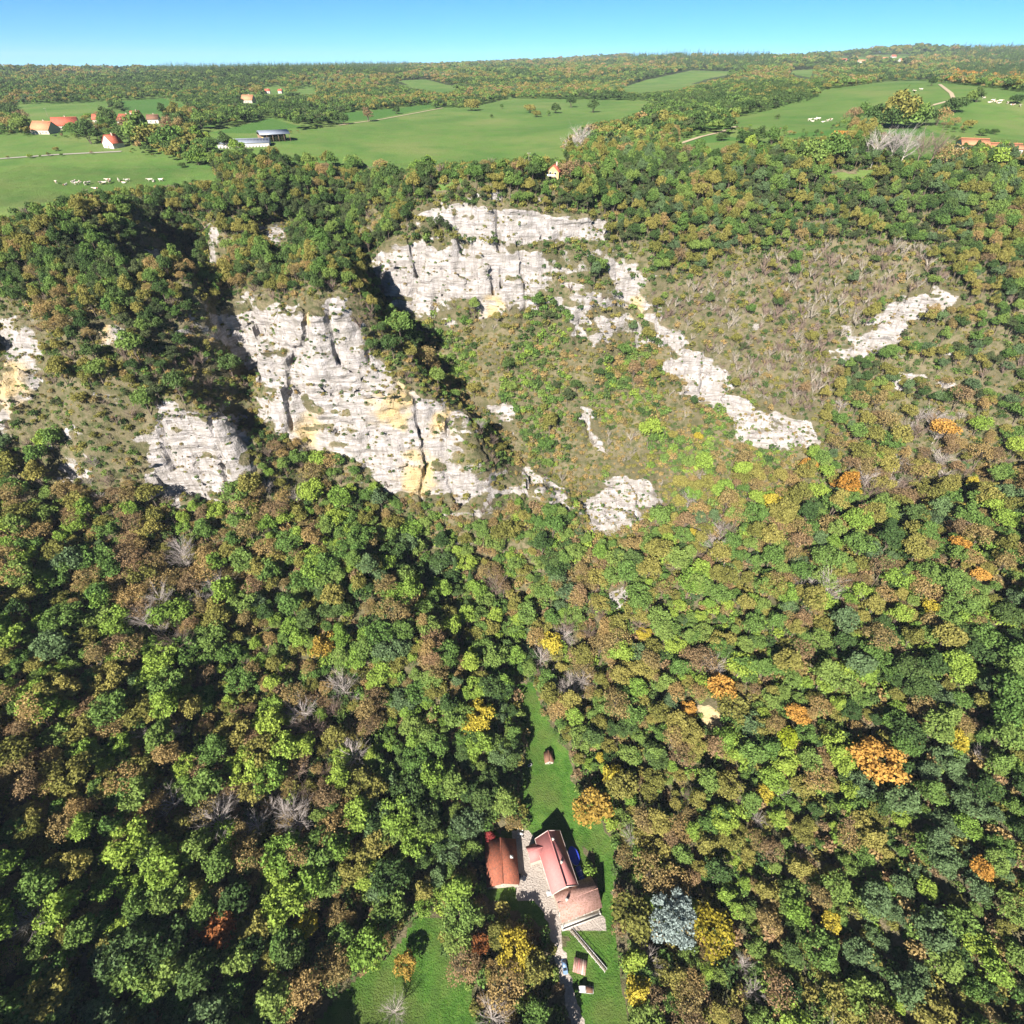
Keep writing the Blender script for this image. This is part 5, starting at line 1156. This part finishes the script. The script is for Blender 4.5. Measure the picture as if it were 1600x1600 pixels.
# ------------------------------------------------------------------ cattle
def cow_mesh(name, lying=False):
    v = []; ed = []; rad = []
    def chain(pts, link=None):
        for k, (x, y, z, r) in enumerate(pts):
            v.append((x, y, z)); rad.append(r)
            if k: ed.append((len(v) - 2, len(v) - 1))
            elif link is not None: ed.append((link, len(v) - 1))
        return len(v) - 1
    b = -0.72 if lying else 0.0
    chain([(0, 0.95, 1.16 + b, .26), (0, 0.55, 1.12 + b, .36), (0, 0, 1.02 + b, .42), (0, -.5, 1.04 + b, .38), (0, -.85, 1.12 + b, .30)])   # rump to shoulder
    chain([(0, -1.1, 1.28 + b, .19), (0, -1.38, 1.42 + b, .17), (0, -1.62, 1.34 + b, .13), (0, -1.84, 1.18 + b, .09)], 4)
    for s in (-1, 1):
        chain([(s * .14, -1.42, 1.55 + b, .05), (s * .30, -1.42, 1.56 + b, .04)], 6)
        if lying:
            chain([(s * .36, -.55, .22, .12), (s * .42, -.95, .12, .08), (s * .34, -.6, .09, .06)], 3); chain([(s * .42, .6, .24, .15), (s * .5, .2, .13, .09), (s * .46, .65, .09, .06)], 1)
        else:
            chain([(s * .22, -.72, .78, .13), (s * .22, -.70, .48, .075), (s * .22, -.73, .22, .055), (s * .22, -.76, .04, .065)], 3)
            chain([(s * .24, .70, .85, .17), (s * .24, .62, .58, .10), (s * .24, .82, .42, .065), (s * .24, .78, .05, .065)], 1)
    chain([(0, 1.18, 1.12 + b, .05), (0, 1.24, .75 + b * .6, .035), (0, 1.24, .5 + b * .5, .05)], 0)
    me = bpy.data.meshes.new(name + '_skeleton'); me.from_pydata(v, ed, []); o = bpy.data.objects.new(name + '_skeleton', me); sc.collection.objects.link(o)
    md = o.modifiers.new('skin', 'SKIN'); md.use_smooth_shade = True
    for i, r in enumerate(rad): me.skin_vertices[0].data[i].radius = (r, r)
    me.skin_vertices[0].data[0].use_root = True
    o.modifiers.new('sub', 'SUBSURF').levels = 1
    dg = bpy.context.evaluated_depsgraph_get(); r = bpy.data.meshes.new_from_object(o.evaluated_get(dg)); r.name = name; sc.collection.objects.unlink(o); bpy.data.objects.remove(o)
    return r
m, nt = new_mat('cow_hide'); tc = N(nt, 'TexCoord'); oi = N(nt, 'ObjectInfo'); mp = N(nt, 'Mapping'); L(nt, tc.outputs['Object'], mp.inputs[0])
cb = N(nt, 'CombineXYZ'); L(nt, mathn(nt, 'MULTIPLY', oi.outputs['Random'], 40.0), cb.inputs[0]); L(nt, cb.outputs[0], mp.inputs['Location'])
pt_ = ramp(nt, noise_tex(nt, 0.9, 2, mp.outputs[0]), [(0.56, (0.0,)), (0.6, (1.0,))]); finish(nt, mixc(nt, pt_, (0.50, 0.46, 0.40), (0.20, 0.08, 0.04)), 0.8); HIDE = m
COW = [cow_mesh('cow_standing'), cow_mesh('cow_lying', True)]
for c in COW: c.materials.append(HIDE)
cows = [(x / 2.963, y / 2.963 + 60, 'left') for x, y in [(262,672),(302,680),(343,672),(357,678),(372,666),(396,680),(412,676),(442,696),(470,676),(485,676),(500,655),(511,670),(552,663),(575,670),(592,664),(697,662),(712,664),(747,662)]]
cows += [(x / 2.963 + 1060, y / 2.963 + 40, 'mid') for x, y in [(606,442),(620,445),(634,440),(647,437),(668,448),(690,446),(706,442),(1093,303),(1122,300)]]
cows += [(x / 2.963 + 1060, y / 2.963 + 40, 'right') for x, y in [(1412,340),(1440,357),(1452,352),(1466,358),(1480,360),(1490,354),(1522,364),(1545,368),(1580,376)]]
WHERE = {'left': ('left pasture below the road', 'herd in the left pasture'), 'mid': ('right hill pasture', 'herd in the middle of the right hill pasture'), 'right': ('pasture near the right edge', 'herd near the right edge')}
for q, (px, py, wh) in enumerate(cows):
    p = on_ground(px, py); ly = q % 3 == 1
    o = bpy.data.objects.new('cow', COW[1 if ly else 0]); sc.collection.objects.link(o); o.location = p - Vector((0, 0, .03)); o.rotation_euler = (0, 0, rng.random() * 6.28); o.scale = (1.25,) * 3
    o['label'] = ('white and brown cow lying in the ' if ly else 'white and brown cow standing in the ') + WHERE[wh][0]; o['category'] = 'cow'; o['group'] = WHERE[wh][1] + (', lying' if ly else ', standing')

# ------------------------------------------------------------------ tell look-alikes apart by their order in the view
def ordinal(n):
    one = ['', 'first', 'second', 'third', 'fourth', 'fifth', 'sixth', 'seventh', 'eighth', 'ninth', 'tenth', 'eleventh', 'twelfth', 'thirteenth', 'fourteenth', 'fifteenth', 'sixteenth', 'seventeenth', 'eighteenth', 'nineteenth']
    if n < 20: return one[n]
    t, o = divmod(n, 10); tens = ['', '', 'twent', 'thirt', 'fort', 'fift', 'sixt', 'sevent', 'eight', 'ninet'][t]
    return tens + 'ieth' if o == 0 else tens + 'y-' + one[o]
same = {}
for o in sc.objects:
    if o.parent is None and 'label' in o and 'category' in o: same.setdefault(o['label'], []).append(o)
for lab, os_ in same.items():
    if len(os_) > 1:
        os_.sort(key=lambda o: float(project(o.location.x, o.location.y, o.location.z + 8)[0]))
        for k, o in enumerate(os_): o['label'] = lab + (', leftmost' if k == 0 else (', rightmost' if k == len(os_) - 1 else ', %s from left' % ordinal(k + 1)))

# ------------------------------------------------------------------ haze over the plateau
hz = box(-9600, 9600, -400, 9600, -40, 420); me = mesh_from('haze', hz[0], hz[1]); m, nt = new_mat('thin_air'); pv = N(nt, 'VolumePrincipled'); pv.inputs['Color'].default_value = (0.66, 0.76, 0.95, 1); pv.inputs['Density'].default_value = 0.00005; pv.inputs['Anisotropy'].default_value = 0.0
o_ = N(nt, 'OutputMaterial'); L(nt, pv.outputs[0], o_.inputs['Volume']); me.materials.append(m); hzo = bpy.data.objects.new('haze', me); sc.collection.objects.link(hzo); hzo['kind'] = 'stuff'; hzo['label'] = 'thin bluish haze over the far hills'
print('done', round(time.time() - T0, 1))
